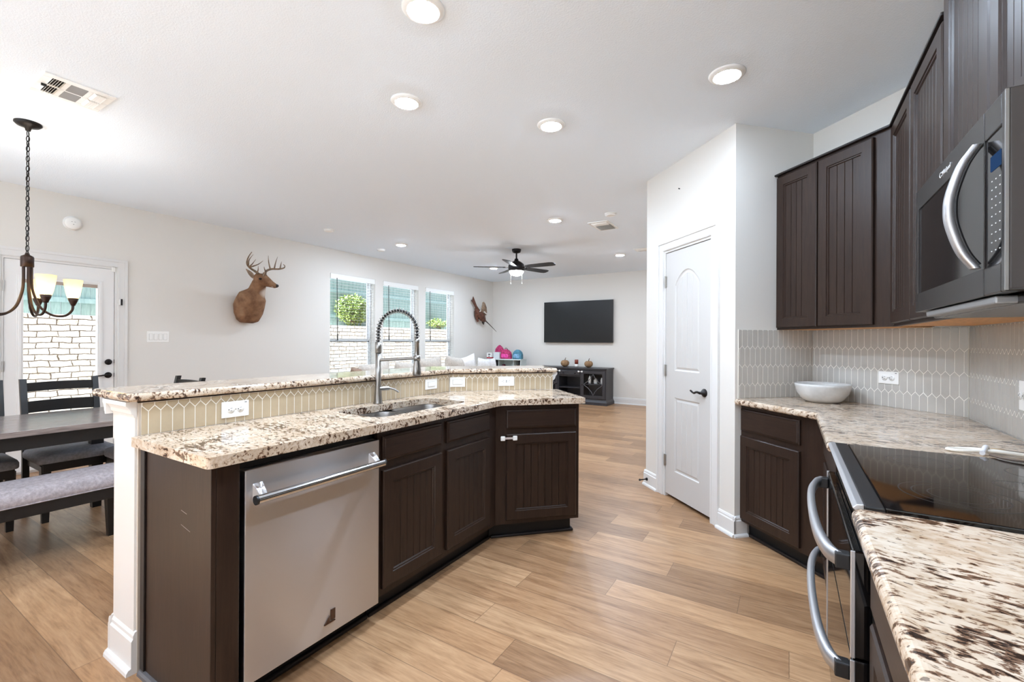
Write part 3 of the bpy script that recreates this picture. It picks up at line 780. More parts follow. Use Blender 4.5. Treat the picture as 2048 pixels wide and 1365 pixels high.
# sink
sk = thing('kitchen_sink', 'stainless steel double bowl sink set under the island countertop', 'sink', ((SX0+SX1)/2, (SY0+SY1)/2, 0.876))
def bowl(y0, y1, dep):
    mb = MB(); X0, X1 = SX0-0.004-(SX0+SX1)/2, SX1+0.004-(SX0+SX1)/2
    rings = []
    for ins, z, r in ((0, -0.002, 0.07), (0.004, -0.02, 0.068), (0.010, -dep*0.8, 0.062), (0.022, -dep*0.96, 0.055), (0.045, -dep, 0.045)):
        rings.append([(p[0], p[1], z) for p in rrect(X0+ins, X1-ins, y0+ins, y1-ins, r, 6)])
    mb.loft(rings, False, True); mb.add(rings[-1], [tuple(range(len(rings[-1])))])
    return mb
ym = 0.0
obj('bowl', bowl((SY0-SY1)/2-0.004, -0.012, 0.20), M_sinksteel, sk, fix=False); obj('bowl', bowl(0.012, (SY1-SY0)/2+0.004, 0.20), M_sinksteel, sk, fix=False)
obj('divider', MB().box(SX0-(SX0+SX1)/2+0.02, SX1-(SX0+SX1)/2-0.02, -0.0125, 0.0125, -0.06, -0.004), M_sinksteel, sk, 0.004)
for y in (-0.18, 0.18): obj('drain', MB().lathe([(0.0,-0.198),(0.030,-0.198),(0.042,-0.196),(0.043,-0.1995)], 24, (0, y, 0)), M_chrome, sk)
# tap
fa = thing('kitchen_faucet', 'tall brushed steel spring spout faucet behind the island sink', 'faucet', (-2.070, 1.866, 0.914), math.radians(20))
obj('column', MB().lathe([(0,0),(0.028,0),(0.028,0.004),(0.025,0.01),(0.022,0.05),(0.0165,0.12),(0.016,0.30),(0,0.30)], 28), M_faucet, fa)
obj('collar', MB().lathe([(0,0.30),(0.0185,0.30),(0.0185,0.365),(0,0.365)], 24), M_faucet, fa)
RA = 0.122
arc = [(0,0,0.36),(0,0,0.425)]+[(RA-RA*math.cos(a), 0, 0.425+RA*1.02*math.sin(a)) for a in [PI*k/24 for k in range(1, 24)]]+[(2*RA,0,0.425),(2*RA,0,0.35)]
obj('hose', MB().tube(arc, 0.0075, 10), M_blackplas, fa)
# coil
def coil(pts, turns, r, wire):
    P = [Vector(p) for p in pts]; L = [0]
    for i in range(1, len(P)): L.append(L[-1]+(P[i]-P[i-1]).length)
    out = []; N = turns*14
    for k in range(N+1):
        s = L[-1]*k/N; i = max(j for j in range(len(L)) if L[j] <= s+1e-9); i = min(i, len(P)-2)
        t = (s-L[i])/max(L[i+1]-L[i], 1e-9); c = P[i].lerp(P[i+1], t); d = (P[i+1]-P[i]).normalized(); u = Vector((0,1,0)); v = d.cross(u).normalized(); a = 2*PI*turns*k/N
        out.append(c+(u*math.cos(a)+v*math.sin(a))*r)
    return MB().tube(out, wire, 6)
obj('spring', coil([(0,0,0.366)]+arc[1:-1]+[(2*RA,0,0.386)], 26, 0.0135, 0.0028), M_faucet, fa)
obj('support_arm', MB().tube([(0.014,0,0.258),(2*RA-0.012,0,0.272)], 0.0085, 12).lathe([(0.013,-0.016),(0.019,-0.016),(0.019,0.016),(0.013,0.016)], 20, (2*RA,0,0.272)), M_faucet, fa)
obj('spray_head', MB().lathe([(0,0.170),(0.022,0.170),(0.0255,0.180),(0.021,0.225),(0.0145,0.262),(0.0115,0.36),(0.0135,0.362),(0.0135,0.385),(0,0.385)], 24, (2*RA,0,0)), M_faucet, fa)
obj('lever', MB().tube([(0.01,0.0,0.088),(0.052,0.034,0.090)], 0.0135, 16).tube([(0.046,0.030,0.092),(0.078,0.042,0.084),(0.108,0.050,0.066)], [0.0065,0.006,0.0055], 8), M_faucet, fa)

# ---------------- tiles
def hex_tiles(name, mat, T, x0, x1, z0, z1, zref, pitch=0.0408, rowp=0.1235, tip=0.0205, xref=0.0, label=None, skip=None, t=0.006):
    """picket tiles on a wall whose outward side is local -y"""
    mb = MB(); g = 0.0015
    rg = random.Random(name+str(x0)); mb.cur = 0
    mb.box(x0, x1, -(t-0.0012), 0, z0, z1, T)
    mb.cur = 1
    def clip(poly):
        for ax, lim, sgn in ((0, x0+g, 1), (0, x1-g, -1), (1, z0+g, 1), (1, z1-g, -1)):
            out = []
            for i in range(len(poly)):
                p, q = poly[i], poly[(i+1) % len(poly)]; dp, dq = sgn*(p[ax]-lim), sgn*(q[ax]-lim)
                if dp >= 0: out.append(p)
                if (dp > 0 and dq < 0) or (dp < 0 and dq > 0):
                    k = dp/(dp-dq); out.append((p[0]+(q[0]-p[0])*k, p[1]+(q[1]-p[1])*k))
            poly = out
            if len(poly) < 3: return []
        return poly
    r0 = math.floor((z0-zref)/rowp)-1; r1 = math.ceil((z1-zref)/rowp)+1
    for r in range(r0, r1+1):
        zb0 = zref+r*rowp; off = pitch/2 if r % 2 else 0
        k0 = math.floor((x0-xref)/pitch)-1; k1 = math.ceil((x1-xref)/pitch)+1
        for k in range(k0, k1+1):
            xc = xref+k*pitch+off; hw = pitch/2-g
            lo_, hi_ = zb0+tip/2, zb0+rowp-tip/2
            gg = g*1.1
            poly = [(xc-hw, lo_+gg), (xc, zb0-tip/2+gg*1.2), (xc+hw, lo_+gg), (xc+hw, hi_-gg), (xc, zb0+rowp+tip/2-gg*1.2), (xc-hw, hi_-gg)]
            poly = clip(poly)
            if len(poly) < 3: continue
            ar = abs(sum(poly[i][0]*poly[(i+1) % len(poly)][1]-poly[(i+1) % len(poly)][0]*poly[i][1] for i in range(len(poly))))/2
            if ar < 6e-6: continue
            cx = sum(p[0] for p in poly)/len(poly); cz = sum(p[1] for p in poly)/len(poly)
            tx, tz = rg.uniform(-0.008, 0.008), rg.uniform(-0.004, 0.004)
            def yy(p, d): return -t+d+(p[0]-cx)*tx+(p[1]-cz)*tz
            ins = [(p[0]+(cx-p[0])*min(0.5, 0.0014/max(abs(p[0]-cx), 0.002)), p[1]+(cz-p[1])*min(0.3, 0.0014/max(abs(p[1]-cz), 0.004))) for p in poly]
            mb.loft([[(p[0], -t+0.0015, p[1]) for p in poly], [(p[0], yy(p, 0.0007), p[1]) for p in poly], [(p[0], yy(p, 0), p[1]) for p in ins]], False, False, T)
            mb.add([(p[0], yy(p, 0), p[1]) for p in ins], [tuple(range(len(ins)))], False, T)
    # pale edge bead on top
    o = obj(name, mb, [M_grout, mat]); return o
kb = corner(KX-0.010, KN-0.010)
Tk = Matrix.Translation((KX-0.010, 0.742, 0)) @ Matrix.Rotation(PI/2, 4, 'Z')
Lk = kb[1]-0.742
o = hex_tiles('island_backsplash', M_tilewarm, Tk, 0.0, Lk-0.006, 0.914, 1.040, 1.016, xref=0.0035+0.0204, t=0.010)
tag(o, 'picket tile backsplash with painted-in warm light on the long straight part of the island knee wall', 'tiles')
Tb = Matrix.Translation((kb[0], kb[1], 0)) @ Matrix.Rotation(PI/4, 4, 'Z')
Lb = (Vector(pe(KN-0.010, KE))-Vector(kb)).length
o = hex_tiles('island_backsplash', M_tilewarm, Tb, 0.006, Lb-0.004, 0.914, 1.040, 1.016, xref=0.01, t=0.010)
tag(o, 'picket tile backsplash with painted-in warm light on the short angled end of the island knee wall', 'tiles')
Ts = Matrix.Translation((PC[0], PC[1], 0)) @ Matrix.Rotation(PI/4, 4, 'Z'); Ls = (Vector(STUB)-Vector(PC)).length
o = hex_tiles('wall_backsplash', M_tileg, Ts, 0.022, Ls-0.006, 0.914, 1.372, 1.2525, xref=0.030)
tag(o, 'grey picket tile backsplash on the short wall beside the pantry corner', 'tiles')
Tp = Matrix.Translation((STUB[0], STUB[1], 0)) @ Matrix.Rotation(-PI/4, 4, 'Z'); Lp = (Vector(CORN)-Vector(STUB)).length
o = hex_tiles('wall_backsplash', M_tileg, Tp, 0.006, Lp-0.004, 0.914, 1.372, 1.2525, xref=0.02)
tag(o, 'grey picket tile backsplash on the angled wall behind the bowl', 'tiles')
Tr = Matrix.Translation((RX, CORN[1], 0)) @ Matrix.Rotation(-PI/2, 4, 'Z')
o = hex_tiles('wall_backsplash', M_tileg, Tr, 0.004, CORN[1]+1.2, 0.914, 1.372, 1.2525, xref=0.03)
tag(o, 'grey picket tile backsplash behind the stove', 'tiles')

# ---------------- island base cabinets
FX = -1.603
def island_unit(name, label, w, loc, rot, drawers, doors, depth, parent_cat='cabinet', x_off=0.0):
    t = thing(name, label, parent_cat, loc, rot)
    return t
# end panel
t = thing('cabinet_end_panel', 'dark wood end panel of the island beside the white post', 'cabinet panel', (FX, 0.745, 0), PI/2)
obj('panel', MB().box(0.0, 0.016, 0.0, FX-KX-0.012, 0.0, 0.872), M_dark, t, 0.002)
obj('edge_strip', MB().box(-0.008, 0.0, FX-KX-0.045, FX-KX-0.012, 0.02, 0.872), M_groove, t, 0.002)
obj('shoe_moulding', MB().extrude([(0,0),(0.018,0),(0.016,0.010),(0.010,0.017),(0,0.019)], (0.0,FX-KX-0.014,0), (0.0,0.002,0)), plain('grey_shoe_moulding', (96,94,96), 0.4), t)
obj('front_filler', MB().box(0.0165, 0.090, -0.0005, 0.02, 0.0, 0.872), M_dark, t, 0.001)
for z, y0, y1, dz in ((0.690,0.205,0.165,-0.006),(0.640,0.205,0.140,-0.012)): obj('scratch_mark', MB().tube([(-0.0003,y0,z),(-0.0003,y1,z+dz)], 0.0007, 5), plain('scratch_pale', (150,140,134), 0.7), t)
# dishwasher
DW0, DW1 = 0.841, 1.438
t = thing('dishwasher', 'stainless steel dishwasher with a tubular handle in the island front', 'dishwasher', (FX, DW0, 0), PI/2)
wd = DW1-DW0
obj('tub', MB().box(0.004, wd-0.004, 0.03, 0.50, 0.105, 0.868), M_blackplas, t)
obj('door', MB().box(0.002, wd-0.002, -0.020, 0.028, 0.095, 0.836), M_steel, t, 0.003)
hz = 0.742
for x in (0.045, wd-0.045):
    hb = MB(); hb.loft([[(x-0.018,-0.0195,hz-0.02),(x+0.018,-0.0195,hz-0.02),(x+0.018,-0.0195,hz+0.045),(x-0.018,-0.0195,hz+0.045)], [(x-0.013,-0.062,hz-0.015),(x+0.013,-0.062,hz-0.015),(x+0.013,-0.062,hz+0.013),(x-0.013,-0.062,hz+0.013)]], True, False)
    obj('handle_bracket', hb, M_steel, t, 0.003)
hn = MB().tube([(0.018,-0.066,hz),(wd-0.018,-0.066,hz)], 0.0155, 24)
obj('handle', hn, M_chrome, t)
for x in (0.0145, wd-0.0145): obj('handle_end_cap', MB().tube([(x-0.0035,-0.066,hz),(x+0.0035,-0.066,hz)], 0.0160, 24), M_blackplas, t)
em_ = MB(); ex, ez = wd*0.575, 0.150
em_.box(ex, ex+0.020, -0.0235, -0.0195, ez, ez+0.042).add([(ex-0.030,-0.0235,ez-0.006),(ex-0.006,-0.0235,ez-0.004),(ex-0.006,-0.0235,ez+0.022),(ex-0.030,-0.0195,ez-0.006),(ex-0.006,-0.0195,ez-0.004),(ex-0.006,-0.0195,ez+0.022)], [(0,1,2),(5,4,3),(0,3,4,1),(1,4,5,2),(2,5,3,0)])
em_.box(ex-0.030, ex+0.020, -0.0235, -0.0195, ez-0.009, ez-0.004)
obj('emblem', em_, plain('dark_bronze_badge', (92,72,62), 0.3, 0.7), t)
obj('kick_plate', MB().box(0.004, wd-0.004, 0.068, 0.080, 0.0, 0.095), M_black, t); obj('shoe_moulding', MB().box(0.0, wd, 0.050, 0.0675, 0.0, 0.018), M_groove, t, 0.006)
# sink base cabinet
CY0 = DW1+0.004; CYe = FX-(-2.845)/R2
t = thing('sink_base_cabinet', 'dark wood double door cabinet under the island sink', 'cabinet', (FX, CY0, 0), PI/2)
wd = CYe-CY0
cb = MB(); cb.box(0, wd-0.30, 0.0215, 0.50, 0.105, 0.66)
obj('carcass', cb, M_dark, t)
ff = MB(); d1a, d1b, d2a, d2b = 1.464-CY0, 1.877-CY0, 1.922-CY0, 2.335-CY0
obj('face_frame', MB().box(0, wd, 0.0, 0.020, 0.105, 0.874), M_dark, t)
for xa, xb in ((d1a, d1b), (d2a, d2b)):
    drawer_front(xb-xa, 0.118, 'false_drawer', t, (xa, 0.0, 0.727)); panel_door(xb-xa, 0.545, 'door', t, (xa, 0.0, 0.142))
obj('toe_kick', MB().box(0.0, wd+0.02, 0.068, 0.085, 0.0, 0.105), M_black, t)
obj('shoe_moulding', MB().box(0.0, wd+0.01, 0.050, 0.068, 0.0, 0.018), M_groove, t, 0.006)
# angled end cabinet
o0 = Vector(pe(-2.845, 0)); xi = (Vector(corner(FX, -2.845))-o0).length
t = thing('island_end_cabinet', 'dark wood cabinet with one drawer and one door at the angled island end', 'cabinet', (o0.x, o0.y, 0), PI/4)
xe = 1.146
obj('carcass', MB().prism([(xi+0.02,0.021),(xe,0.021),(xe,0.49),(xi+0.24,0.49)], 0.105, 0.874), M_dark, t)
obj('face_frame', MB().box(xi, xe, 0.0, 0.020, 0.105, 0.874), M_dark, t)
drawer_front(1.122-0.646, 0.122, 'drawer', t, (0.646, 0.0, 0.723)); panel_door(1.122-0.646, 0.553, 'door', t, (0.646, 0.0, 0.134), pitch=0.045)
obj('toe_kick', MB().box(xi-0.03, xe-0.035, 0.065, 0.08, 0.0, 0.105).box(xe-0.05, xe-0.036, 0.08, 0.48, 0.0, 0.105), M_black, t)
obj('shoe_moulding', MB().box(xi-0.02, xe-0.018, 0.045, 0.065, 0.0, 0.018).box(xe-0.036, xe-0.018, 0.065, 0.48, 0.0, 0.018), M_groove, t, 0.006)
def latch(loc, rot, label, L_=0.085, w_=0.030, half=False):
    t = thing('cabinet_latch', label, 'child latch', loc, rot)
    if not half: obj('strap', MB().box(0.0, L_, -0.006, -0.002, -0.006, 0.006), plain('clear_strap', (196,184,178), 0.4), t)
    for x in ((0.0, L_) if not half else (0.0,)): obj('pad', MB().box(x-w_/2, x+w_/2, -0.014, -0.0005, -0.0155, 0.0155), M_white, t, 0.006, 3)
    return t
p = Vector(pe(-2.825, 0.620)); lt = latch((p.x, p.y, 0.664), PI/4, 'white strap child latch on the angled island end cabinet door', 0.080)
for c in lt.children:
    pass
# outlets on the island
def plate(T_loc, rot, kind, label, w=0.118, h=0.072, cat='outlet'):
    t = thing('wall_outlet' if cat == 'outlet' else 'light_switch', label, cat, T_loc, rot)
    obj('cover_plate', MB().box(-w/2, w/2, -0.005, 0, -h/2, h/2), M_white, t, 0.0025, 3)
    if kind == 'duplex':
        for x in (-0.020, 0.020):
            r_ = obj('receptacle', MB().lathe([(0,0),(0.0165,0),(0.0165,0.002),(0,0.002)], 20, T=Matrix.Translation((x,-0.005,0)) @ Matrix.Rotation(PI/2,4,'X')), M_white, t)
            obj('slots', MB().box(x-0.004, x+0.005, -0.0076, -0.0069, 0.005, 0.0066).box(x-0.004, x+0.003, -0.0076, -0.0069, -0.0066, -0.005).lathe([(0,0),(0.0024,0),(0.0024,0.0007),(0,0.0007)], 10, T=Matrix.Translation((x-0.010,-0.0069,0)) @ Matrix.Rotation(PI/2,4,'X')), M_blackplas, r_)
        obj('plate_screw', MB().lathe([(0,0),(0.003,0),(0.003,0.001),(0,0.001)], 10, T=Matrix.Translation((0,-0.005,0)) @ Matrix.Rotation(PI/2,4,'X')), M_nickel, t)
        obj('inspection_mark', MB().box(w/2-0.020, w/2-0.010, -0.0054, -0.0049, h/2-0.010, h/2-0.007), M_blackplas, t)
    if kind == 'gfci':
        r_ = obj('receptacle', MB().box(-0.034, 0.034, -0.0075, -0.0045, -0.0165, 0.0165), M_white, t, 0.001)
        sl_ = MB()
        for x in (-0.022, 0.022): sl_.box(x-0.004, x+0.005, -0.0081, -0.0074, 0.005, 0.0066).box(x-0.004, x+0.003, -0.0081, -0.0074, -0.0066, -0.005).box(x-0.011, x-0.008, -0.0081, -0.0074, -0.002, 0.002)
        sl_.box(-0.004, 0.004, -0.0081, -0.0074, 0.002, 0.007).box(-0.004, 0.004, -0.0081, -0.0074, -0.007, -0.002)
        obj('slots', sl_, M_blackplas, r_)
    if kind == 'rocker':
        obj('rocker', MB().box(-0.034, 0.034, -0.0085, -0.0045, -0.0165, 0.0165), M_white, t, 0.002)
        obj('recess_line', MB().box(-0.0355, 0.0355, -0.0054, -0.0048, -0.018, 0.018), plain('shadow_gap', (150,146,140), 0.6), t)
    if kind == 'four':
        for x in (-0.069, -0.023, 0.023, 0.069):
            obj('rocker', MB().box(x-0.0165, x+0.0165, -0.0085, -0.0045, -0.034, 0.034), M_white, t, 0.002)
        rc = MB()
        for x in (-0.069, -0.023, 0.023, 0.069): rc.box(x-0.018, x+0.018, -0.0054, -0.0048, -0.0355, 0.0355)
        obj('recess_line', rc, plain('shadow_gap', (150,146,140), 0.6), t)
    return t
plate((KX+0.0005, 1.090, 0.974), PI/2, 'duplex', 'white duplex outlet on the island backsplash above the dishwasher')
plate((KX+0.0005, 2.400, 0.984), PI/2, 'rocker', 'white single rocker switch on the backsplash just past the faucet', cat='light switch', w=0.122)
p = pe(KN+0.0005, 0.390); plate((p[0], p[1], 0.982), PI/4, 'rocker', 'white rocker switch at the bend of the island backsplash', cat='light switch', w=0.112)
p = pe(KN+0.0005, 0.760); plate((p[0], p[1], 0.983), PI/4, 'gfci', 'white test-button outlet on the angled end of the island backsplash', w=0.122)
p = Vector(CORN)+Vector((-1,1))*R2*0.386; plate((p.x-0.0045, p.y-0.0045, 1.084), -PI/4, 'duplex', 'white duplex outlet on the grey tile right of the bowl', w=0.114)
plate((RX-0.0065, 2.500, 1.086), -PI/2, 'duplex', 'white outlet cut by the photo edge on the tile behind the stove', w=0.07, h=0.114)
plate((WX-0.0005, 2.306, 1.318), PI/2, 'four', 'white four-gang rocker switch between the patio door and the deer head', cat='light switch', w=0.215, h=0.125)
# ================================================================== right hand kitchen
# base cabinet on the angled wall
BO = 0.585                                   # face frame distance from the angled wall
fo = Vector(STUB)-Vector((R2, R2))*BO        # local x=0 at the stub side
o_ = thing('corner_base_cabinet', 'dark base cabinet with a drawer and door between pantry corner and stove run', 'cabinet', (fo.x, fo.y, 0), -PI/4)
CX = 0.172                                   # face frame plane of the stove run
xw = (CX-fo.x)/R2                            # where the two frames meet
obj('carcass', MB().box(0.012, xw-0.02, 0.021, BO-0.012, 0.105, 0.874), M_dark, o_)
obj('face_frame', MB().box(0.008, xw, 0.0, 0.020, 0.105, 0.874), M_dark, o_)
drawer_front(0.455, 0.142, 'drawer', o_, (0.018, 0.0, 0.708)); panel_door(0.455, 0.545, 'door', o_, (0.018, 0.0, 0.128), pitch=0.045)
obj('toe_kick', MB().box(0.008, xw+0.03, 0.065, 0.08, 0.0, 0.105), M_black, o_)
obj('shoe_moulding', MB().box(0.02, xw+0.02, 0.045, 0.065, 0.0, 0.020), M_groove, o_, 0.006)
ST0, ST1 = 1.288, 2.052                      # stove along world y
wy = fo.y-(CX-fo.x)
t = thing('stove_side_cabinet', 'narrow dark base cabinet between the angled corner and the stove', 'cabinet', (CX, wy, 0), -PI/2)
L_ = wy-ST1-0.004
obj('carcass', MB().box(0.02, L_, 0.021, RX-CX-0.012, 0.105, 0.874), M_dark, t)
obj('face_frame', MB().box(0.001, L_, 0.0, 0.020, 0.105, 0.874), M_dark, t)
drawer_front(L_-0.11, 0.142, 'drawer', t, (0.085, 0.0, 0.708)); panel_door(L_-0.11, 0.545, 'door', t, (0.085, 0.0, 0.128))
obj('toe_kick', MB().box(0.0, L_, 0.065, 0.08, 0.0, 0.105), M_black, t)
latch((CX-0.0005, wy-0.045, 0.800), -PI/2, 'white child latch pad above the other at the corner beside the stove', half=True)
latch((CX-0.0005, wy-0.045, 0.640), -PI/2, 'white child latch pad lower down at the corner beside the stove', half=True)
# near base cabinet
t = thing('near_base_cabinet', 'dark base cabinet below the nearest granite counter', 'cabinet', (CX, ST0-0.004, 0), -PI/2)
L_ = 2.2
obj('carcass', MB().box(0.0, L_, 0.021, RX-CX-0.012, 0.105, 0.874), M_dark, t)
obj('face_frame', MB().box(0.0, L_, 0.0, 0.020, 0.105, 0.874), M_dark, t)
for k in range(4):
    drawer_front(0.475, 0.150, 'drawer', t, (0.030+k*0.53, 0.0, 0.700)); panel_door(0.475, 0.545, 'door', t, (0.030+k*0.53, 0.0, 0.128))
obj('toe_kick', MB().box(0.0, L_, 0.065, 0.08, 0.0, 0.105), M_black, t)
# counters
CFX = 0.121
cn = PS-0.640/R2                             # counter edge on the angled run: x + y
p_in = (CFX, cn-CFX)
pl0 = Vector(PC)+Vector((R2, R2))*0.004
poly = round_poly([CORN, (RX, ST1+0.003), (CFX, ST1+0.003), p_in, ((cn+PC[0]-PC[1])/2, (cn-PC[0]+PC[1])/2), STUB], [0, 0, 0.02, 0.0, 0.02, 0])
tag(slab_top('corner_countertop', poly, 0.876, 0.914, M_granite, 0.0175), 'granite countertop under the bowl, wrapping the angled corner to the stove', 'countertop')
poly = round_poly([(RX, ST0-0.003), (RX, -0.95), (CFX, -0.95), (CFX, ST0-0.003)], [0, 0, 0, 0.022])
tag(slab_top('near_countertop', poly, 0.876, 0.914, M_granite, 0.0175), 'nearest granite countertop with bold brown flecks, beside the viewer', 'countertop')

# ---------------- stove
t = thing('stove', 'black glass-top double oven electric stove with two bowed steel handles', 'stove', (0.150, ST1, 0), -PI/2)
W = ST1-ST0; D = RX-0.150-0.012
obj('body', MB().box(0.0, W, 0.012, D, 0.06, 0.900), M_blackplas, t)
obj('cooktop', MB().box(0.004, W-0.004, 0.034, D-0.03, 0.9005, 0.918), M_blackglass, t, 0.003)
obj('cooktop_trim', MB().box(-0.001, W+0.001, -0.004, 0.0335, 0.9005, 0.9175), M_blackplas, t, 0.003)
obj('front_trim', MB().extrude([(0,0.900),(0.014,0.902),(0.022,0.909),(0.014,0.918),(0,0.920)], (0.0,-0.004,0), (W,-0.004,0)), M_handle, t, 0.002)
bn = MB()
for cx, cy, rs in ((0.20,0.20,(0.085,0.065)), (0.56,0.20,(0.11,0.085,0.055)), (0.20,0.46,(0.075,)), (0.56,0.46,(0.085,0.06)), (0.38,0.36,(0.05,))):
    for r_ in rs: bn.lathe([(r_,0.9181),(r_+0.0016,0.9183),(r_+0.0032,0.9181)], 56, (cx,cy,0), caps=False)
obj('burner_rings', bn, plain('burner_print', (40,39,39), 0.3), t, fix=False)
obj('vent_panel', MB().box(0.006, W-0.006, 0.0, 0.012, 0.815, 0.900), M_blackglass, t, 0.002)
vs = MB()
for k in range(4): vs.box(0.05, W-0.05, -0.0025, 0.0005, 0.838+k*0.012, 0.8415+k*0.012)
obj('vent_slots', vs, M_chrome, t)
def oven_door(z0, z1, hz):
    d = obj('oven_door', MB().box(0.004, W-0.004, -0.026, 0.011, z0, z1), M_blackglass, t, 0.004)
    for xq in (0.001, W-0.0055): obj('door_edge_trim', MB().box(xq, xq+0.0045, -0.0285, -0.019, z0, z1), M_handle, d, 0.0015)
    pts = bez([(0.030,-0.045,hz),(0.075,-0.066,hz),(0.19,-0.082,hz),(W/2,-0.088,hz),(W-0.19,-0.082,hz),(W-0.075,-0.066,hz),(W-0.030,-0.045,hz)], 8)
    rings = []
    for q in pts: rings.append([(q[0], q[1]-0.009, hz-0.017), (q[0], q[1]+0.008, hz-0.014), (q[0], q[1]+0.010, hz+0.014), (q[0], q[1]-0.004, hz+0.018), (q[0], q[1]-0.0115, hz+0.006)])
    h = obj('handle', MB().loft(rings, True, True), M_handle, d)
    for x in (0.020, W-0.020-0.030): obj('handle_mount', MB().box(x, x+0.030, -0.056, -0.0262, hz-0.020, hz+0.016), M_blackplas, h, 0.003)
    return d
oven_door(0.565, 0.810, 0.775); oven_door(0.140, 0.560, 0.520)
obj('kick_panel', MB().box(0.006, W-0.006, 0.0, 0.011, 0.06, 0.135), M_blackplas, t)

# ---------------- wall cabinets
UO = 0.300
uo = Vector(STUB)-Vector((R2, R2))*UO
UF = 0.462                                    # face plane of the stove run wall cabinets
uw = (UF-uo.x)/R2
t = thing('corner_wall_cabinet', 'dark beadboard wall cabinet with two doors on the angled wall above the bowl', 'cabinet', (uo.x, uo.y, 1.372), -PI/4)
UH = 1.040
obj('carcass', MB().box(0.004, uw-0.01, 0.021, UO-0.008, 0.004, UH), M_dark, t); obj('underside', MB().box(0.010, uw-0.02, 0.022, UO-0.01, 0.0, 0.0035), M_cabin, t)
obj('face_frame', MB().box(0.004, uw, 0.0, 0.0205, 0.0, UH), M_dark, t)
obj('top_moulding', MB().box(-0.000, uw+0.004, -0.024, 0.0, UH-0.002, UH+0.010), M_groove, t, 0.003)
panel_door(0.305, UH-0.032, 'door', t, (0.012, 0.0, 0.014), pitch=0.046); panel_door(0.330, UH-0.032, 'door', t, (0.327, 0.0, 0.014), pitch=0.046)
wy2 = uo.y-(UF-uo.x)
t = thing('stove_wall_cabinet', 'dark beadboard wall cabinet with two doors between the corner and the microwave', 'cabinet', (UF, wy2, 1.372), -PI/2)
L_ = wy2-2.084
obj('carcass', MB().box(0.012, L_, 0.021, RX-UF-0.008, 0.004, UH), M_dark, t); obj('underside', MB().box(0.004, L_-0.01, 0.022, RX-UF-0.01, 0.0, 0.0035), M_cabin, t)
obj('face_frame', MB().box(0.001, L_, 0.0, 0.0205, 0.0, UH), M_dark, t)
obj('top_moulding', MB().box(-0.006, L_, -0.024, 0.0, UH-0.002, UH+0.010), M_groove, t, 0.003)
panel_door(0.430, UH-0.032, 'door', t, (0.020, 0.0, 0.014), pitch=0.046); panel_door(L_-0.475, UH-0.032, 'door', t, (0.466, 0.0, 0.014), pitch=0.046)
t = thing('microwave_wall_cabinet', 'taller dark beadboard wall cabinet directly above the microwave', 'cabinet', (UF, 2.080, 1.815), -PI/2)
L_ = 0.792; HH = 0.80
obj('carcass', MB().box(0.0, L_, 0.021, RX-UF-0.008, 0.0, HH), M_dark, t)
obj('face_frame', MB().box(0.0, L_, 0.0, 0.0205, 0.0, HH), M_dark, t)
panel_door(0.405, HH-0.02, 'door', t, (0.012, 0.0, 0.01), pitch=0.046); panel_door(0.355, HH-0.02, 'door', t, (0.428, 0.0, 0.01), pitch=0.046)
# ---------------- microwave
MF = 0.372
t = thing('microwave', 'black stainless over-the-range microwave with a bowed vertical handle', 'microwave', (MF, 2.060, 1.392), -PI/2)
W = 0.760; MH = 0.412; DD = RX-MF-0.012
obj('body', MB().box(0.004, W+0.0006, 0.0055, DD, 0.004, MH-0.001), plain('microwave_case', (52,46,43), 0.5), t, 0.003)
dw_ = 0.640
fm = holed_wall(0.0, dw_, 0.0, MH, [(0.034, dw_-0.002, 0.062, MH-0.066)], 0.0, 0.029, Matrix())
obj('door', fm, M_blacksteel, t, 0.004)
obj('door_glass', MB().box(0.034, dw_-0.002, 0.0035, 0.028, 0.062, MH-0.066), plain('smoked_glass', (26,25,25), 0.06, spec=0.8), t)
obj('window_bezel', MB().box(0.031, 0.0345, -0.001, 0.004, 0.060, MH-0.064), M_blacksteel, t, 0.001)
cp = holed_wall(dw_+0.0025, W, 0.0, MH, [(dw_+0.0025, W-0.022, 0.062, MH-0.066)], 0.0, 0.029, Matrix())
obj('control_frame', cp, M_blacksteel, t, 0.003)
pn = obj('control_panel', MB().box(dw_+0.0025, W-0.022, 0.0035, 0.028, 0.062, MH-0.066), plain('smoked_glass', (26,25,25), 0.06, spec=0.8), t)
obj('display', MB().box(dw_+0.030, W-0.034, 0.0022, 0.0036, 0.268, 0.300), M_display, pn)
ky = MB()
for r_ in range(9):
    for c_ in range(3):
        x = dw_+0.034+c_*0.022; z = 0.245-r_*0.019; ky.box(x, x+0.005, 0.0028, 0.0036, z, z+0.0022)
obj('keypad_marks', ky, M_keys, pn)
obj('end_edge', MB().box(W-0.0030, W+0.0008, -0.001, 0.005, 0.002, MH-0.002), plain('grey_steel_edge', (128,126,124), 0.35, 0.7), t, 0.0008)
# handle on the right edge of the door, bowed away from it
hx_ = dw_-0.014
pts = bez([(hx_,-0.010,0.064),(hx_,-0.034,0.105),(hx_,-0.052,0.165),(hx_,-0.056,0.205),(hx_,-0.052,0.245),(hx_,-0.034,0.305),(hx_,-0.010,0.346)], 8)
h = obj('handle', MB().loft([[(q[0]-0.013,q[1]-0.002,q[2]),(q[0]-0.009,q[1]-0.008,q[2]),(q[0]+0.011,q[1]-0.008,q[2]),(q[0]+0.014,q[1],q[2]),(q[0]+0.010,q[1]+0.008,q[2]),(q[0]-0.010,q[1]+0.008,q[2])] for q in pts], True, True), M_handle, t)
obj('handle_inlay', MB().loft([[(q[0]-0.010,q[1]+0.0078,q[2]),(q[0]+0.010,q[1]+0.0078,q[2]),(q[0]+0.010,q[1]+0.014,q[2]),(q[0]-0.010,q[1]+0.014,q[2])] for q in pts[2:-2]], True, True), M_blackplas, h)
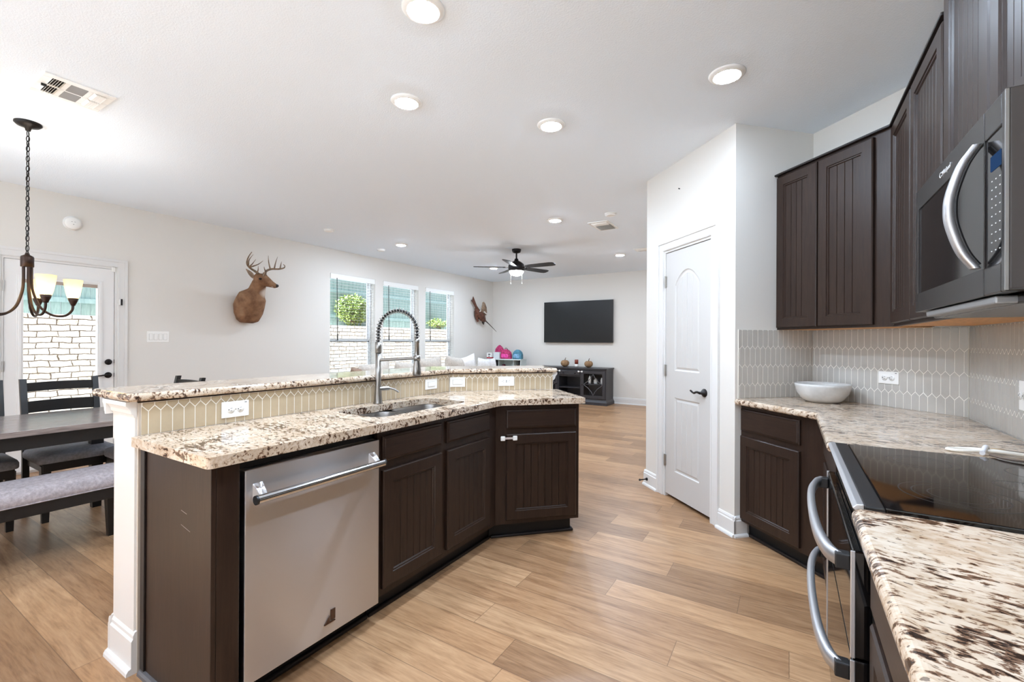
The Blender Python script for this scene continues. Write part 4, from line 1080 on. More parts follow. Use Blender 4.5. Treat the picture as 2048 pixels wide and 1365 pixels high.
bt = MB().box(0.010, W-0.010, 0.045, DD-0.02, -0.022, 0.003); obj('vent_base', bt, M_blacksteel, t, 0.004)
lp = MB().box(0.09, W-0.09, 0.010, 0.20, -0.020, -0.002); obj('filter_plate', lp, plain('zinc_plate', (150,150,150), 0.45, 0.6), t, 0.004)
txt = bpy.data.curves.new('maker_lettering', 'FONT'); txt.body = 'Whirlpool'; txt.size = 0.019; txt.extrude = 0.0006; txt.resolution_u = 3
to = bpy.data.objects.new('maker_lettering_source', txt); COL.objects.link(to)
dg = bpy.context.evaluated_depsgraph_get(); tme = bpy.data.meshes.new_from_object(to.evaluated_get(dg)); bpy.data.objects.remove(to)
tme.transform(Matrix.Translation((0.318, -0.0012, MH-0.040)) @ Matrix.Rotation(PI/2, 4, 'X'))
obj('maker_lettering', tme, M_keys, t, fix=False)
sw = MB().tube([(0.314+0.010*math.cos(a)-0.008, -0.0012, MH-0.034+0.007*math.sin(a)) for a in [0.5+5.2*i/20 for i in range(21)]], 0.0013, 6)
obj('maker_swirl', sw, M_keys, t)

# ---------------- bowl and cords
bw = MB().lathe([(0.0,0.0),(0.088,0.0),(0.110,0.016),(0.138,0.056),(0.150,0.100),(0.151,0.114),(0.147,0.115),(0.144,0.101),(0.130,0.058),(0.104,0.024),(0.0,0.016)], 56)
o = obj('serving_bowl', bw, M_ceramic); o.location = (0.180, 3.452, 0.915); tag(o, 'large pale grey ceramic bowl on the granite in the angled corner', 'bowl')
t = thing('power_cord', 'coiled white appliance cord and brown wires tied together on the granite beside the stove', 'cord', (0.56, 2.12, 0.9155))
ROT = 0.28
def cl_(p): return bez(p, 8)
obj('white_cord', MB().tube(cl_([(0.30,-0.035,0.005),(0.15,0.000,0.006),(0.02,0.012,0.012),(-0.060,0.026,0.006),(-0.092,0.006,0.005),(-0.060,-0.014,0.006),(0.02,-0.004,0.012),(0.15,-0.018,0.006),(0.30,-0.055,0.005)]), 0.0052, 8), plain('ivory_rubber', (232,226,214), 0.5), t)
tie = MB().tube(cl_([(0.012,0.034,0.010),(0.008,0.018,0.021),(0.0,0.0,0.020),(-0.010,-0.022,0.011),(-0.016,-0.038,0.009)]), [0.0075]*33, 8)
obj('plastic_tie', tie, plain('clear_plastic_tie', (224,224,228), 0.25), t)
obj('wooden_tag', MB().lathe([(0,-0.006),(0.018,-0.005),(0.021,0.0),(0.018,0.005),(0,0.006)], 20, (0.040,0.030,0.010)), plain('tan_tag', (176,148,112), 0.6), t)
obj('brown_wire', MB().tube(cl_([(0.05,0.03,0.012),(0.10,0.025,0.010),(0.145,-0.005,0.007),(0.19,-0.050,0.008)]), 0.003, 6).tube(cl_([(0.06,0.026,0.008),(0.11,0.010,0.006),(0.155,-0.020,0.006),(0.20,-0.060,0.008)]), 0.003, 6).tube(cl_([(0.0,-0.045,0.006),(0.02,-0.095,0.008),(0.07,-0.118,0.009),(0.13,-0.098,0.008),(0.19,-0.058,0.006)]), 0.0035, 6), plain('brown_wire', (92,76,64), 0.5), t)
# ================================================================== ceiling fittings
def downlight(x, y, label):
    t = thing('recessed_light', label, 'ceiling light', (x, y, H), 0, 'recessed ceiling lights')
    obj('trim_ring', MB().lathe([(0.093,-0.0002),(0.093,-0.004),(0.088,-0.009),(0.074,-0.016),(0.069,-0.0165),(0.066,-0.015),(0.066,-0.0002)], 48, caps=False), M_white, t)
    obj('lens', MB().lathe([(0.0655,-0.0155),(0.0620,-0.0172),(0.054,-0.0192),(0.040,-0.0212),(0.022,-0.0225),(0.0,-0.023)], 32, caps=False), (M_lens3 if x > -0.5 and y > 2 else M_lens) if y < 4 else M_lens2, t)
    return t
for x, y, lb in ((-1.369,1.478,'recessed ceiling light nearest the viewer, cut by the top of the photo'),
                 (-1.985,2.000,'recessed ceiling light above the island, between the nearest light and the vent'),
                 (-1.365,2.715,'recessed ceiling light over the angled end of the island'),
                 (-0.292,2.692,'recessed ceiling light closest to the pantry corner'),
                 (-2.385,4.862,'recessed ceiling light beside the far ceiling vent'),
                 (-4.99,4.93,'recessed ceiling light close above the living room windows'),
                 (-2.40,7.34,'recessed ceiling light deepest in the room, near the pantry wall edge'),
                 (-4.98,7.42,'recessed ceiling light peeking out behind the fan blade')):
    downlight(x, y, lb)
# unseen fittings: first follows the ceiling grid, the rest added for light
for x, y, lb in ((-0.29,1.46,'recessed ceiling light above the viewer beside the stove run'), (-1.2,-0.3,'added unseen recessed ceiling light behind the viewer at the island end'), (-0.3,-1.2,'added unseen recessed ceiling light farthest behind the viewer'), (-4.0,-1.2,'added unseen recessed ceiling light behind the dining table')):
    downlight(x, y, lb)
M_ventdark = plain('vent_void', (40,40,40), 0.7); M_ventshade = plain('vent_slat_shade', (150,150,150), 0.5)  # middle slats share the white finish; grey puts their shade into the colour
def vent(x0, x1, y0, y1, label, style):
    cx, cy = (x0+x1)/2, (y0+y1)/2; hx, hy = (x1-x0)/2, (y1-y0)/2
    t = thing('ceiling_vent', label, 'air vent', (cx, cy, H))
    obj('backing', MB().box(-hx+0.03, hx-0.03, -hy+0.03, hy-0.03, -0.0015, -0.0002), M_ventdark, t)
    fr = MB()
    if style == 3:
        xs = [-hx, -hx+0.040, -0.008, 0.008, hx-0.040, hx]; ys = [-hy, -hy+0.040, -hy/3-0.010, -hy/3+0.014, hy/3-0.014, hy/3+0.010, hy-0.040, hy]
        for a, b in ((0,1),(2,3),(4,5)): fr.box(xs[a], xs[b], -hy, hy, -0.009, -0.0002)
        for a, b in ((0,1),(2,3),(4,5),(6,7)): fr.box(-hx+0.0401, -0.0081, ys[a], ys[b], -0.009, -0.0002); fr.box(0.0081, hx-0.0401, ys[a], ys[b], -0.009, -0.0002)
        obj('frame', fr, M_white, t, 0.002)
        for u0, u1 in ((xs[1], xs[2]), (xs[3], xs[4])):
            for ya, yb, ang in ((ys[1], ys[2], 62), (ys[5], ys[6], -38)):
                sl = MB()
                for k in range(5):
                    y = ya+(k+0.5)*(yb-ya)/5; sl.box(u0, u1, -0.0115, 0.0115, -0.0006, 0.0006, Matrix.Translation((0,y,-0.010)) @ Matrix.Rotation(math.radians(ang),4,'X'))
                obj('slats', sl, M_white, t)
        s2 = MB()
        for s, (u0, u1) in ((1,(xs[1], xs[2])), (-1,(xs[3], xs[4]))):
            n = 6
            for k in range(n):
                x = u0+(k+0.5)*(u1-u0)/n; s2.box(-0.0085, 0.0085, ys[3], ys[4], -0.0006, 0.0006, Matrix.Translation((x,0,-0.008)) @ Matrix.Rotation(math.radians(-18),4,'Y'))
        obj('middle_slats', s2, M_ventshade, t)
        obj('damper_lever', MB().box(-0.004, 0.004, -hy+0.018, -hy+0.040, -0.022, -0.009), M_blackplas, t)
    else:
        fr.box(-hx, -hx+0.03, -hy, hy, -0.008, -0.0002).box(hx-0.03, hx, -hy, hy, -0.008, -0.0002).box(-hx+0.03, hx-0.03, -hy, -hy+0.03, -0.008, -0.0002).box(-hx+0.03, hx-0.03, hy-0.03, hy, -0.008, -0.0002)
        obj('frame', fr, M_white, t, 0.002)
        sl = MB(); n = 12
        for k in range(n):
            y = -hy+0.03+(k+0.5)*(2*hy-0.06)/n; ang = -42 if k < 4 else 40
            sl.box(-hx+0.03, hx-0.03, -0.013, 0.013, -0.0006, 0.0006, Matrix.Translation((0,y,-0.010)) @ Matrix.Rotation(math.radians(ang),4,'X'))
        obj('slats', sl, M_white, t)
vent(-3.752, -3.443, 0.762, 1.070, 'square white ceiling air vent near the chandelier', 3)
vent(-2.107, -1.853, 5.190, 5.617, 'white ceiling air vent in the living room beside a small detector', 1)
vent(-2.08, -1.60, 7.00, 7.22, 'ceiling return vent half hidden behind the pantry wall edge', 1)
def detector(name, label, cat, T, r, h, top=True):
    t = thing(name, label, cat, T[0], T[1])
    return t
for (x, y), lb in (((-5.144, 3.79), 'flat round white detector disc on the ceiling nearest the deer head'), ((-5.53, 5.03), 'flat round white detector disc on the ceiling above the windows'), ((-1.73, 4.94), 'flat round white detector disc on the ceiling near the far air vent')):
    t = thing('smoke_detector', lb, 'detector', (x, y, H)); obj('base', MB().lathe([(0,-0.0002),(0.066,-0.0002),(0.066,-0.010),(0,-0.010)], 36), M_white, t)
    obj('cover', MB().lathe([(0,-0.0101),(0.060,-0.0101),(0.056,-0.024),(0.045,-0.029),(0,-0.030)], 36), M_white, t)
t = thing('smoke_detector', 'round white detector on the wall above the patio door', 'detector', (WX, 1.574, 2.458), PI/2)
Tq = Matrix.Rotation(PI/2, 4, 'X')
obj('base', MB().lathe([(0,0.0002),(0.074,0.0002),(0.074,0.010),(0,0.010)], 40, T=Tq), M_white, t); obj('cover', MB().lathe([(0,0.0101),(0.067,0.0101),(0.062,0.026),(0.048,0.034),(0,0.035)], 40, T=Tq), M_white, t)
obj('grille_slots', MB().box(-0.018, -0.008, -0.0356, -0.0345, 0.010, 0.014).box(0.004, 0.016, -0.0356, -0.0345, 0.012, 0.015).box(-0.004, 0.004, -0.0356, -0.0345, -0.016, -0.010), plain('shadow_gap', (150,146,140), 0.6), t)

# ---------------- ceiling fan
t = thing('ceiling_fan', 'black five blade ceiling fan with a lit glass bowl in the living room', 'ceiling fan', (-3.672, 6.113, H))
obj('canopy', MB().lathe([(0,-0.0002),(0.072,-0.0002),(0.072,-0.02),(0.062,-0.05),(0.030,-0.062),(0,-0.062)], 28), M_blackmetal, t)
obj('downrod', MB().tube([(0,0,-0.06),(0,0,-0.17)], 0.013, 12), M_blackmetal, t)
obj('motor_housing', MB().lathe([(0,-0.15),(0.028,-0.15),(0.034,-0.18),(0.080,-0.205),(0.118,-0.235),(0.128,-0.265),(0.128,-0.320),(0.118,-0.345),(0,-0.345)], 32), M_blackmetal, t)
bl0 = -YAW+PI*0
for k in range(5):
    ang = math.radians(184+72*k) - 0 + YAW
    T = Matrix.Rotation(ang, 4, 'Z') @ Matrix.Translation((0,0,-0.285)) @ Matrix.Rotation(math.radians(-12), 4, 'X')
    mb = MB(); out = [(0.175,-0.048),(0.30,-0.060),(0.60,-0.068),(0.655,-0.058),(0.675,-0.030),(0.675,0.030),(0.655,0.058),(0.60,0.068),(0.30,0.060),(0.175,0.048)]
    mb.prism(out, -0.004, 0.004, T)
    b_ = obj('blade', mb, plain('black_blade', (26,25,25), 0.4), t)
    obj('blade_bracket', MB().box(0.115, 0.215, -0.020, 0.020, -0.009, -0.0045, T), M_blackmetal, b_, 0.002)
obj('light_bowl', MB().lathe([(0.112,-0.346),(0.110,-0.362),(0.092,-0.392),(0.058,-0.412),(0.02,-0.420),(0,-0.421)], 32, caps=False), M_fanlens, t)
for dx in (-0.085, 0.085):
    c_ = obj('pull_chain', MB().tube([(dx*math.cos(YAW), dx*math.sin(YAW), -0.35),(dx*1.05*math.cos(YAW), dx*1.05*math.sin(YAW), -0.53)], 0.0022, 6), M_nickel, t)
    obj('chain_fob', MB().ball((dx*1.05*math.cos(YAW), dx*1.05*math.sin(YAW), -0.545), (0.007,0.007,0.016)), M_nickel, c_)

# ---------------- chandelier
t = thing('chandelier', 'dark bronze chandelier with cream glass shades hanging over the dining table', 'chandelier', (-4.369, 0.887, H))
obj('canopy', MB().lathe([(0,-0.0002),(0.068,-0.0002),(0.069,-0.009),(0.056,-0.022),(0.018,-0.032),(0.012,-0.055),(0,-0.055)], 32), M_blackmetal, t)
ch = MB(); z = -0.055; k = 0
while z > -0.862:
    T = Matrix.Translation((0,0,z-0.019)) @ Matrix.Rotation(YAW+(0.3 if k % 2 else 1.75), 4, 'Z')
    pts = [(0.0085*math.cos(a), 0, 0.020*math.sin(a)) for a in [2*PI*i/16 for i in range(16)]]
    rings = []
    for i, p in enumerate(pts):
        d = (Vector(pts[(i+1) % 16])-Vector(pts[i-1])).normalized(); u = Vector((0,1,0)); v = d.cross(u)
        rings.append([Vector(p)+(u*math.cos(2*PI*q/6)+v*math.sin(2*PI*q/6))*0.0026 for q in range(6)])
    ch.loft(rings, False, True, T, close=True); z -= 0.0335; k += 1
obj('chain', ch, M_blackmetal, t)
cd = MB().tube([(0.004*math.cos(i*1.3), 0.004*math.sin(i*1.3), -0.05-i*0.0419) for i in range(21)], 0.0022, 6)
obj('supply_cord', cd, M_blackplas, t)
zb = -0.876
obj('hub', MB().lathe([(0,zb),(0.010,zb),(0.013,zb-0.012),(0.030,zb-0.022),(0.033,zb-0.030),(0.033,zb-0.092),(0.030,zb-0.094),(0,zb-0.094)], 32), M_bronze, t)
for k in range(5):
    a = math.radians(4+72*k)+math.radians(78.4); ca, sa = math.cos(a), math.sin(a)
    prof = bez([(0.021,zb-0.09),(0.021,zb-0.18),(0.028,zb-0.26),(0.062,zb-0.360),(0.120,zb-0.412),(0.182,zb-0.414),(0.218,zb-0.375),(0.224,zb-0.330)], 6)
    ar = obj('arm', MB().tube([(p[0]*ca, p[0]*sa, p[1]) for p in [(q[0], q[1]) for q in prof]], 0.0075, 10), M_bronze, t)
    c0 = (0.224*ca, 0.224*sa, 0)
    zz = zb-0.340
    sc = obj('shade', MB().lathe([(0.030,zz+0.052),(0.038,zz+0.085),(0.046,zz+0.13),(0.0525,zz+0.182),(0.0505,zz+0.183),(0.044,zz+0.13),(0.036,zz+0.085),(0.0285,zz+0.0525)], 32, c0, caps=False), M_shade, t)
    obj('cup', MB().lathe([(0,zz),(0.012,zz),(0.015,zz+0.010),(0.025,zz+0.034),(0.0297,zz+0.052),(0,zz+0.052)], 24, c0), M_bronze, t)
    obj('bulb', MB().lathe([(0.0,zz+0.0525),(0.012,zz+0.055),(0.013,zz+0.075),(0.020,zz+0.105),(0.018,zz+0.128),(0.0,zz+0.138)], 16, c0), emit('warm_bulb', (1,0.95,0.88,1), 220.0) if 'warm_bulb' not in MATS else MATS['warm_bulb'], t)

# ================================================================== dining set
TX0, TX1, TY0, TY1 = -4.640, -3.800, -0.16, 1.385
t = thing('dining_table', 'long dining table with a weathered grey-brown top and black legs', 'table', ((TX0+TX1)/2, (TY0+TY1)/2, 0))
hx, hy = (TX1-TX0)/2, (TY1-TY0)/2
tp = MB()
for k in range(6):
    a_ = -hx+k*2*hx/6; tp.box(a_+0.0006, a_+2*hx/6-0.0006, -hy, hy, 0.716, 0.750)
obj('tabletop', tp, M_table, t, 0.0015)
obj('apron', MB().box(-hx+0.05, hx-0.05, -hy+0.05, hy-0.05, 0.630, 0.7155), M_blackpaint, t, 0.003)
for sx in (-1, 1):
    for sy in (-1, 1):
        x, y = sx*(hx-0.085), sy*(hy-0.085)
        obj('leg', MB().loft([[(x+a*w_, y+b*w_, z) for a, b in ((-1,-1),(1,-1),(1,1),(-1,1))] for z, w_ in ((0.0,0.027),(0.40,0.036),(0.629,0.038))], True, False), M_blackpaint, t, 0.003)
def dining_chair(label, loc, rot):
    # faces local -y
    t = thing('dining_chair', label, 'chair', loc, rot)
    sw = 0.225
    rings = []
    for z, i in ((0.415,0.004),(0.425,0.0),(0.450,0.0),(0.468,0.008),(0.480,0.030),(0.486,0.075)):
        rings.append([(p[0], p[1], z) for p in rrect(-sw+i, sw-i, -0.215+i, 0.215-i, 0.05, 4)])
    obj('seat_cushion', MB().loft(rings, True, True), M_seatfab, t)
    obj('seat_frame', MB().box(-0.20, 0.20, -0.195, 0.195, 0.355, 0.4145), M_blackpaint, t, 0.004)
    for s in (-1, 1):
        obj('front_leg', MB().loft([[(s*0.180+a*w_, -0.165+b*w_, z) for a, b in ((-1,-1),(1,-1),(1,1),(-1,1))] for z, w_ in ((0,0.018),(0.26,0.025),(0.40,0.026))], True, False), M_blackpaint, t, 0.003)
        path = [(0.205,0.0),(0.190,0.25),(0.190,0.42),(0.205,0.62),(0.240,0.82),(0.275,0.985)]
        obj('back_post', MB().loft([[(s*0.205+a*0.019, y+b*0.016, z) for a, b in ((-1,-1),(1,-1),(1,1),(-1,1))] for y, z in path], True, False), M_blackpaint, t, 0.003)
    for zc, h_, y in ((0.922,0.066,0.262),(0.775,0.086,0.234),(0.628,0.050,0.206)):
        m = MB(); pts = []
        for k in range(9):
            u = -1+k/4; pts.append((u*0.187, y+0.016*(1-u*u), zc+0.004*(1-u*u)))
        m.loft([[(p[0],p[1]-0.008,p[2]-h_/2),(p[0],p[1]+0.008,p[2]-h_/2),(p[0],p[1]+0.010,p[2]+h_/2),(p[0],p[1]-0.006,p[2]+h_/2)] for p in pts], True, False)
        obj('back_slat', m, M_blackpaint, t, 0.002)
    return t
dining_chair('black ladder-back dining chair directly in front of the glazed patio door', (-4.605, 1.175, 0), PI/2)
dining_chair('black ladder-back dining chair cut off by the left photo edge', (-4.605, 0.645, 0), PI/2)
dining_chair('black dining chair at the table end, its back rail just showing over the bar', (-4.165, 1.500, 0), 0)
# bench
t = thing('dining_bench', 'long bench with a lilac-grey padded seat and black legs in front of the table', 'bench', (-3.665, 0.60, 0))
hw, hl = 0.185, 0.62
rings = [[(p[0], p[1], z) for p in rrect(-hw+i, hw-i, -hl+i, hl-i, 0.03, 4)] for z, i in ((0.392,0.006),(0.398,0.0),(0.430,0.0),(0.455,0.010),(0.470,0.030),(0.476,0.070))]
obj('seat_cushion', MB().loft(rings, True, True), M_fabric, t)
obj('cushion_piping', MB().tube([(p[0],p[1],0.396) for p in rrect(-hw-0.001, hw+0.001, -hl-0.001, hl+0.001, 0.03, 4)]+[(hw+0.001,-hl+0.03,0.396)], 0.0035, 6), M_fabric, t)
obj('seat_frame', MB().box(-hw+0.012, hw-0.012, -hl+0.015, hl-0.015, 0.325, 0.3915), M_blackpaint, t, 0.003)
for sx in (-1, 1):
    for sy in (-1, 1):
        x, y = sx*(hw-0.045), sy*(hl-0.055)
        obj('leg', MB().loft([[(x+a*w_, y+b*w_, z) for a, b in ((-1,-1),(1,-1),(1,1),(-1,1))] for z, w_ in ((0,0.020),(0.22,0.029),(0.3245,0.030))], True, False), M_blackpaint, t, 0.003)

# ================================================================== living room
# television
t = thing('television', 'large black flat television mounted on the far wall', 'television', (-3.932, 9.115, 1.720))
obj('bezel', MB().box(-0.806, 0.806, 0.0, 0.030, -0.452, 0.452), M_blackplas, t, 0.004)
obj('screen', MB().box(-0.798, 0.798, -0.0022, -0.0002, -0.440, 0.446), M_screen, t)
obj('wall_mount', MB().box(-0.25, 0.25, 0.0302, 0.0735, -0.18, 0.18), M_blackplas, t)
# console
t = thing('tv_console', 'charcoal television console with an open centre and fretted glass doors', 'console', (-3.925, 8.715, 0))
hw = 0.800; D = 0.43
obj('top', MB().box(-hw-0.020, hw+0.020, -0.022, D+0.012, 0.722, 0.748), M_console, t, 0.006)
obj('cornice', MB().box(-hw-0.006, hw+0.006, -0.010, D, 0.700, 0.7215), M_console, t, 0.004)
obj('plinth', MB().loft([[(-hw-o, -o, z), (hw+o, -o, z), (hw+o, D, z), (-hw-o, D, z)] for z, o in ((0,0.026),(0.055,0.026),(0.075,0.014),(0.100,0.004),(0.108,0.002))], True, False), M_console, t)
pn_ = MB()
for x0_, x1_ in ((-hw,-hw+0.02),(hw-0.02,hw),(-0.262,-0.242),(0.242,0.262)): pn_.box(x0_, x1_, 0.0, D, 0.108, 0.700)
pn_.box(-hw+0.02, hw-0.02, D-0.012, D, 0.108, 0.700); pn_.box(-hw+0.02, hw-0.02, 0.0, D-0.012, 0.108, 0.125)
obj('cabinet_body', pn_, M_console, t)
obj('shelf', MB().box(-0.2415, 0.2415, 0.01, D-0.013, 0.318, 0.338), M_console, t); 
for s in (-1, 1): obj('shelf', MB().box(s*0.2625, s*(hw-0.0205), 0.03, D-0.013, 0.400, 0.418), M_console, t)
dr = drawer_front(0.478, 0.108, 'drawer', t, (-0.239, 0.0, 0.582)); dr.data.materials.clear(); dr.data.materials.append(M_console)
obj('drawer_rail', MB().box(-0.2415, 0.2415, 0.0, 0.018, 0.560, 0.580), M_console, t)
for x in (-0.135, 0.135): obj('knob', MB().ball((x,-0.034,0.632), 0.014, 12, 8).tube([(x,-0.020,0.632),(x,-0.03,0.632)], 0.006, 8), M_blackmetal, dr)
for s in (-1, 1):
    c = s*0.526; w2 = 0.262
    d = obj('door', holed_wall(c-w2, c+w2, 0.125, 0.692, [(c-w2+0.062, c+w2-0.062, 0.190, 0.630)], -0.018, 0.0, Matrix()), M_console, t, 0.003)
    obj('glass', MB().box(c-w2+0.0625, c+w2-0.0625, -0.006, -0.003, 0.1905, 0.6295), M_glass, d)
    a_, b_ = w2-0.064, 0.218
    q = [(0,b_),(0.040,b_-0.075),(0.065,b_-0.100),(0.090,0.085),(0.128,0.055),(a_-0.012,0.015),(a_,0.0)]
    q = q+[(x,-z) for x, z in q[-2::-1]]
    fr_ = MB()
    for sg in (-1, 1): fr_.tube([(c+sg*x, -0.010, 0.410+z) for x, z in q], 0.0065, 6)
    obj('fretwork', fr_, plain('fret_grey', (92,90,92), 0.45), d)
    obj('knob', MB().ball((c-s*(w2-0.030),-0.030,0.400), 0.013, 12, 8), M_blackmetal, d)
# things behind the glass and latches
for x, z, w_, h_, mt, lb in ((0.40,0.4185,0.030,0.16,M_white,'small white item on the console shelf behind the glass door, far left'), (0.53,0.4185,0.040,0.11,M_ceramic,'small round grey jar on the console shelf behind the glass door'), (0.66,0.4185,0.022,0.13,M_white,'slim white bottle on the console shelf behind the glass door')):
    o = obj('jar', MB().lathe([(0,0),(w_*0.9,0),(w_,h_*0.2),(w_,h_*0.7),(w_*0.55,h_*0.85),(w_*0.55,h_),(0,h_)], 20), mt); o.location = (-3.925+x, 8.715+0.13, z); tag(o, lb, 'jar')
latch((-3.925+0.215, 8.715-0.0205, 0.672), 0, 'white child latch between the console drawer and its right glass door', 0.075, 0.034)
latch((-3.925-0.290, 8.715-0.0205, 0.672), 0, 'white child latch at the left end of the console drawer, partly behind the island', 0.075, 0.034)
def pumpkin(loc, label, sc=1.0):
    t = thing('pumpkin', label, 'pumpkin', loc)
    rings = []
    N = 48
    for k in range(13):
        a = -PI/2+PI*k/12; q = math.cos(a)
        rings.append([((0.088*sc*q*(0.93+0.07*abs(math.cos(5*th)))+0.006)*math.cos(th), (0.088*sc*q*(0.93+0.07*abs(math.cos(5*th)))+0.006)*math.sin(th), 0.076*sc*(1+math.sin(a)*(1-0.16*max(0,math.sin(a))**6))) for th in [2*PI*i/N for i in range(N)]])
    obj('body', MB().loft(rings, True, True), M_pumpkin, t)
    obj('stem', MB().tube(bez([(0,0,0.135*sc),(0.004,0,0.160*sc),(0.018,0,0.195*sc)], 5), [0.010]*6+[0.007]*5, 8), M_bark, t)
pumpkin((-4.128, 8.93, 0.748), 'wicker pumpkin on the console, left of the candle'); pumpkin((-3.585, 8.93, 0.748), 'wicker pumpkin on the console, right of the candle', 0.97)
t = thing('candle_jar', 'rust coloured candle in a white based jar between two wicker pumpkins', 'candle', (-3.855, 8.92, 0.748))
obj('base', MB().lathe([(0,0),(0.040,0),(0.040,0.062),(0,0.062)], 24), M_white, t); obj('wax_body', MB().lathe([(0,0.0625),(0.0385,0.0625),(0.0385,0.155),(0.034,0.158),(0,0.155)], 24), M_wax, t)
# toy shelf
t = thing('toy_shelf', 'low white toy shelf with a curved top in the far corner', 'shelf', (-5.585, 8.62, 0))
w2 = 0.475
top = [(-w2, 0.36), (w2, 0.36)]+[(w2*math.cos(a), -0.0+0.10-0.10*math.sin(a)*1.0) for a in [PI*k/16 for k in range(17)]]
obj('top_board', MB().prism(top, 0.863, 0.886), M_shelf, t, 0.002)
bd = MB()
for x in (-w2+0.012, -0.125, 0.275, w2-0.012): bd.box(x-0.009, x+0.009, 0.105, 0.355, 0.0, 0.8625)
bd.box(-0.116, 0.266, 0.34, 0.355, 0.02, 0.8625)
obj('dividers', bd, M_shelf, t); obj('lower_board', MB().box(-w2+0.021, w2-0.021, 0.11, 0.339, 0.47, 0.488), M_shelf, t)
obj('dark_back', MB().box(-w2+0.021, -0.134, 0.342, 0.355, 0.02, 0.8625).box(0.284, w2-0.021, 0.342, 0.355, 0.02, 0.8625), plain('dark_shelf_lining', (52,52,56), 0.7), t)
def backpack(label, loc, m1, m2, w_, h_, point=False, loop=True):
    t = thing('backpack', label, 'backpack', loc)
    rings = []
    for z, f, d in ((0.0,0.96,0.95),(0.02,1.0,1.0),(h_*0.45,1.0,1.0),(h_*0.70,0.86,0.9),(h_*0.88,0.55 if not point else 0.42,0.7),(h_,0.20 if not point else 0.06,0.35)):
        rings.append([(p[0], p[1], z) for p in rrect(-w_/2*f, w_/2*f, -0.06*d, 0.06*d, 0.03*f*d+0.001, 4)])
    obj('bag', MB().loft(rings, True, True), m1, t)
    obj('front_pocket', MB().loft([[(p[0], -0.062-y, p[1]) for p in rrect(-w_*0.33+i, w_*0.33-i, 0.02+i, h_*0.52-i, 0.03, 4)] for y, i in ((-0.01,0),(0.012,0.003),(0.020,0.018))], True, True), m2, t)
    if loop: obj('carry_loop', MB().tube(bez([(-0.055,0.0,h_*0.80),(-0.035,0.0,h_*1.02),(0.0,0.0,h_*1.13),(0.04,0.0,h_*1.0),(0.075,0.0,h_*0.72)]), 0.006, 6), M_blackplas, t)
    return t
backpack('dark pink backpack at the back of the toy shelf, behind a white box', (-5.80, 8.91, 0.886), M_pink, M_pink, 0.22, 0.315, True, False)
backpack('bright pink backpack with a black loop in the middle of the toy shelf', (-5.545, 8.79, 0.886), M_pink, plain('hot_pink', (232,70,150), 0.55, noise=0.2, nscale=20), 0.27, 0.22)
backpack('light blue and teal backpack at the right end of the toy shelf', (-5.245, 8.81, 0.886), M_teal, M_lblue, 0.24, 0.215, False, False)
def carton(label, loc, w_, d_, h_, mats):
    t = thing('toy_box', label, 'box', loc); obj('carton', MB().box(-w_/2, w_/2, -d_/2, d_/2, 0, h_), mats[0], t, 0.002)
    if len(mats) > 1: obj('printed_band', MB().box(-w_/2-0.0006, w_/2+0.0006, -d_/2-0.0006, d_/2+0.0006, 0.001, h_*0.22), mats[1], t); obj('printed_mark', MB().box(-0.03, 0.03, -d_/2-0.0012, -d_/2-0.0002, h_*0.62, h_*0.80).box(-0.02, 0.015, -d_/2-0.0012, -d_/2-0.0002, h_*0.32, h_*0.46), M_console, t)
carton('white toy box with a red base at the left end of the toy shelf', (-5.985, 8.79, 0.886), 0.135, 0.09, 0.135, (M_white, M_red))
carton('plain pale toy box between the red-based box and the pink backpack', (-5.79, 8.785, 0.886), 0.165, 0.06, 0.150, (plain('pale_carton', (214,216,218), 0.6),))
o = obj('toy_ball', MB().ball((0,0,0.07), 0.07), M_blackplas); o.location = (-5.46, 8.83, 0.4885); tag(o, 'dark round toy on the middle bay of the toy shelf', 'toy')
t = thing('toy_bag', 'small maroon and pink bag hanging space in the middle bay of the toy shelf', 'bag', (-5.63, 8.83, 0.4885)); t['label'] = 'small maroon bag standing in the middle bay of the toy shelf'
obj('bag', MB().loft([[(p[0], p[1], z) for p in rrect(-0.05*f, 0.05*f, -0.035, 0.035, 0.02*f, 3)] for z, f in ((0,0.95),(0.10,1.0),(0.22,0.8),(0.27,0.4))], True, True), plain('maroon_nylon', (96,30,52), 0.6), t); obj('front_pocket', MB().box(-0.005, 0.05, -0.040, -0.0352, 0.03, 0.12), M_pink, t, 0.004)
for k, (w_, h_, c_) in enumerate((((0.020),0.26,(196,186,172)), (0.026,0.24,(60,54,52)), (0.018,0.27,(150,128,112)), (0.022,0.25,(216,200,180)), (0.020,0.23,(168,120,96)))):
    o = obj('book', MB().box(0, w_, -0.09, 0.09, 0, h_), plain('book_cover_%d' % k, c_, 0.6), None, 0.002); o.location = (-5.285+sum((0.0215,0.0275,0.0195,0.0235,0.0215)[:k]), 8.82, 0.4885)
    tag(o, ('cream book leftmost in the right bay of the toy shelf', 'black book second from the left in the right bay of the toy shelf', 'taupe book in the middle of the right bay of the toy shelf', 'pale book fourth along in the right bay of the toy shelf', 'brown book at the right end of the right bay of the toy shelf')[k], 'book', 'books in the toy shelf')

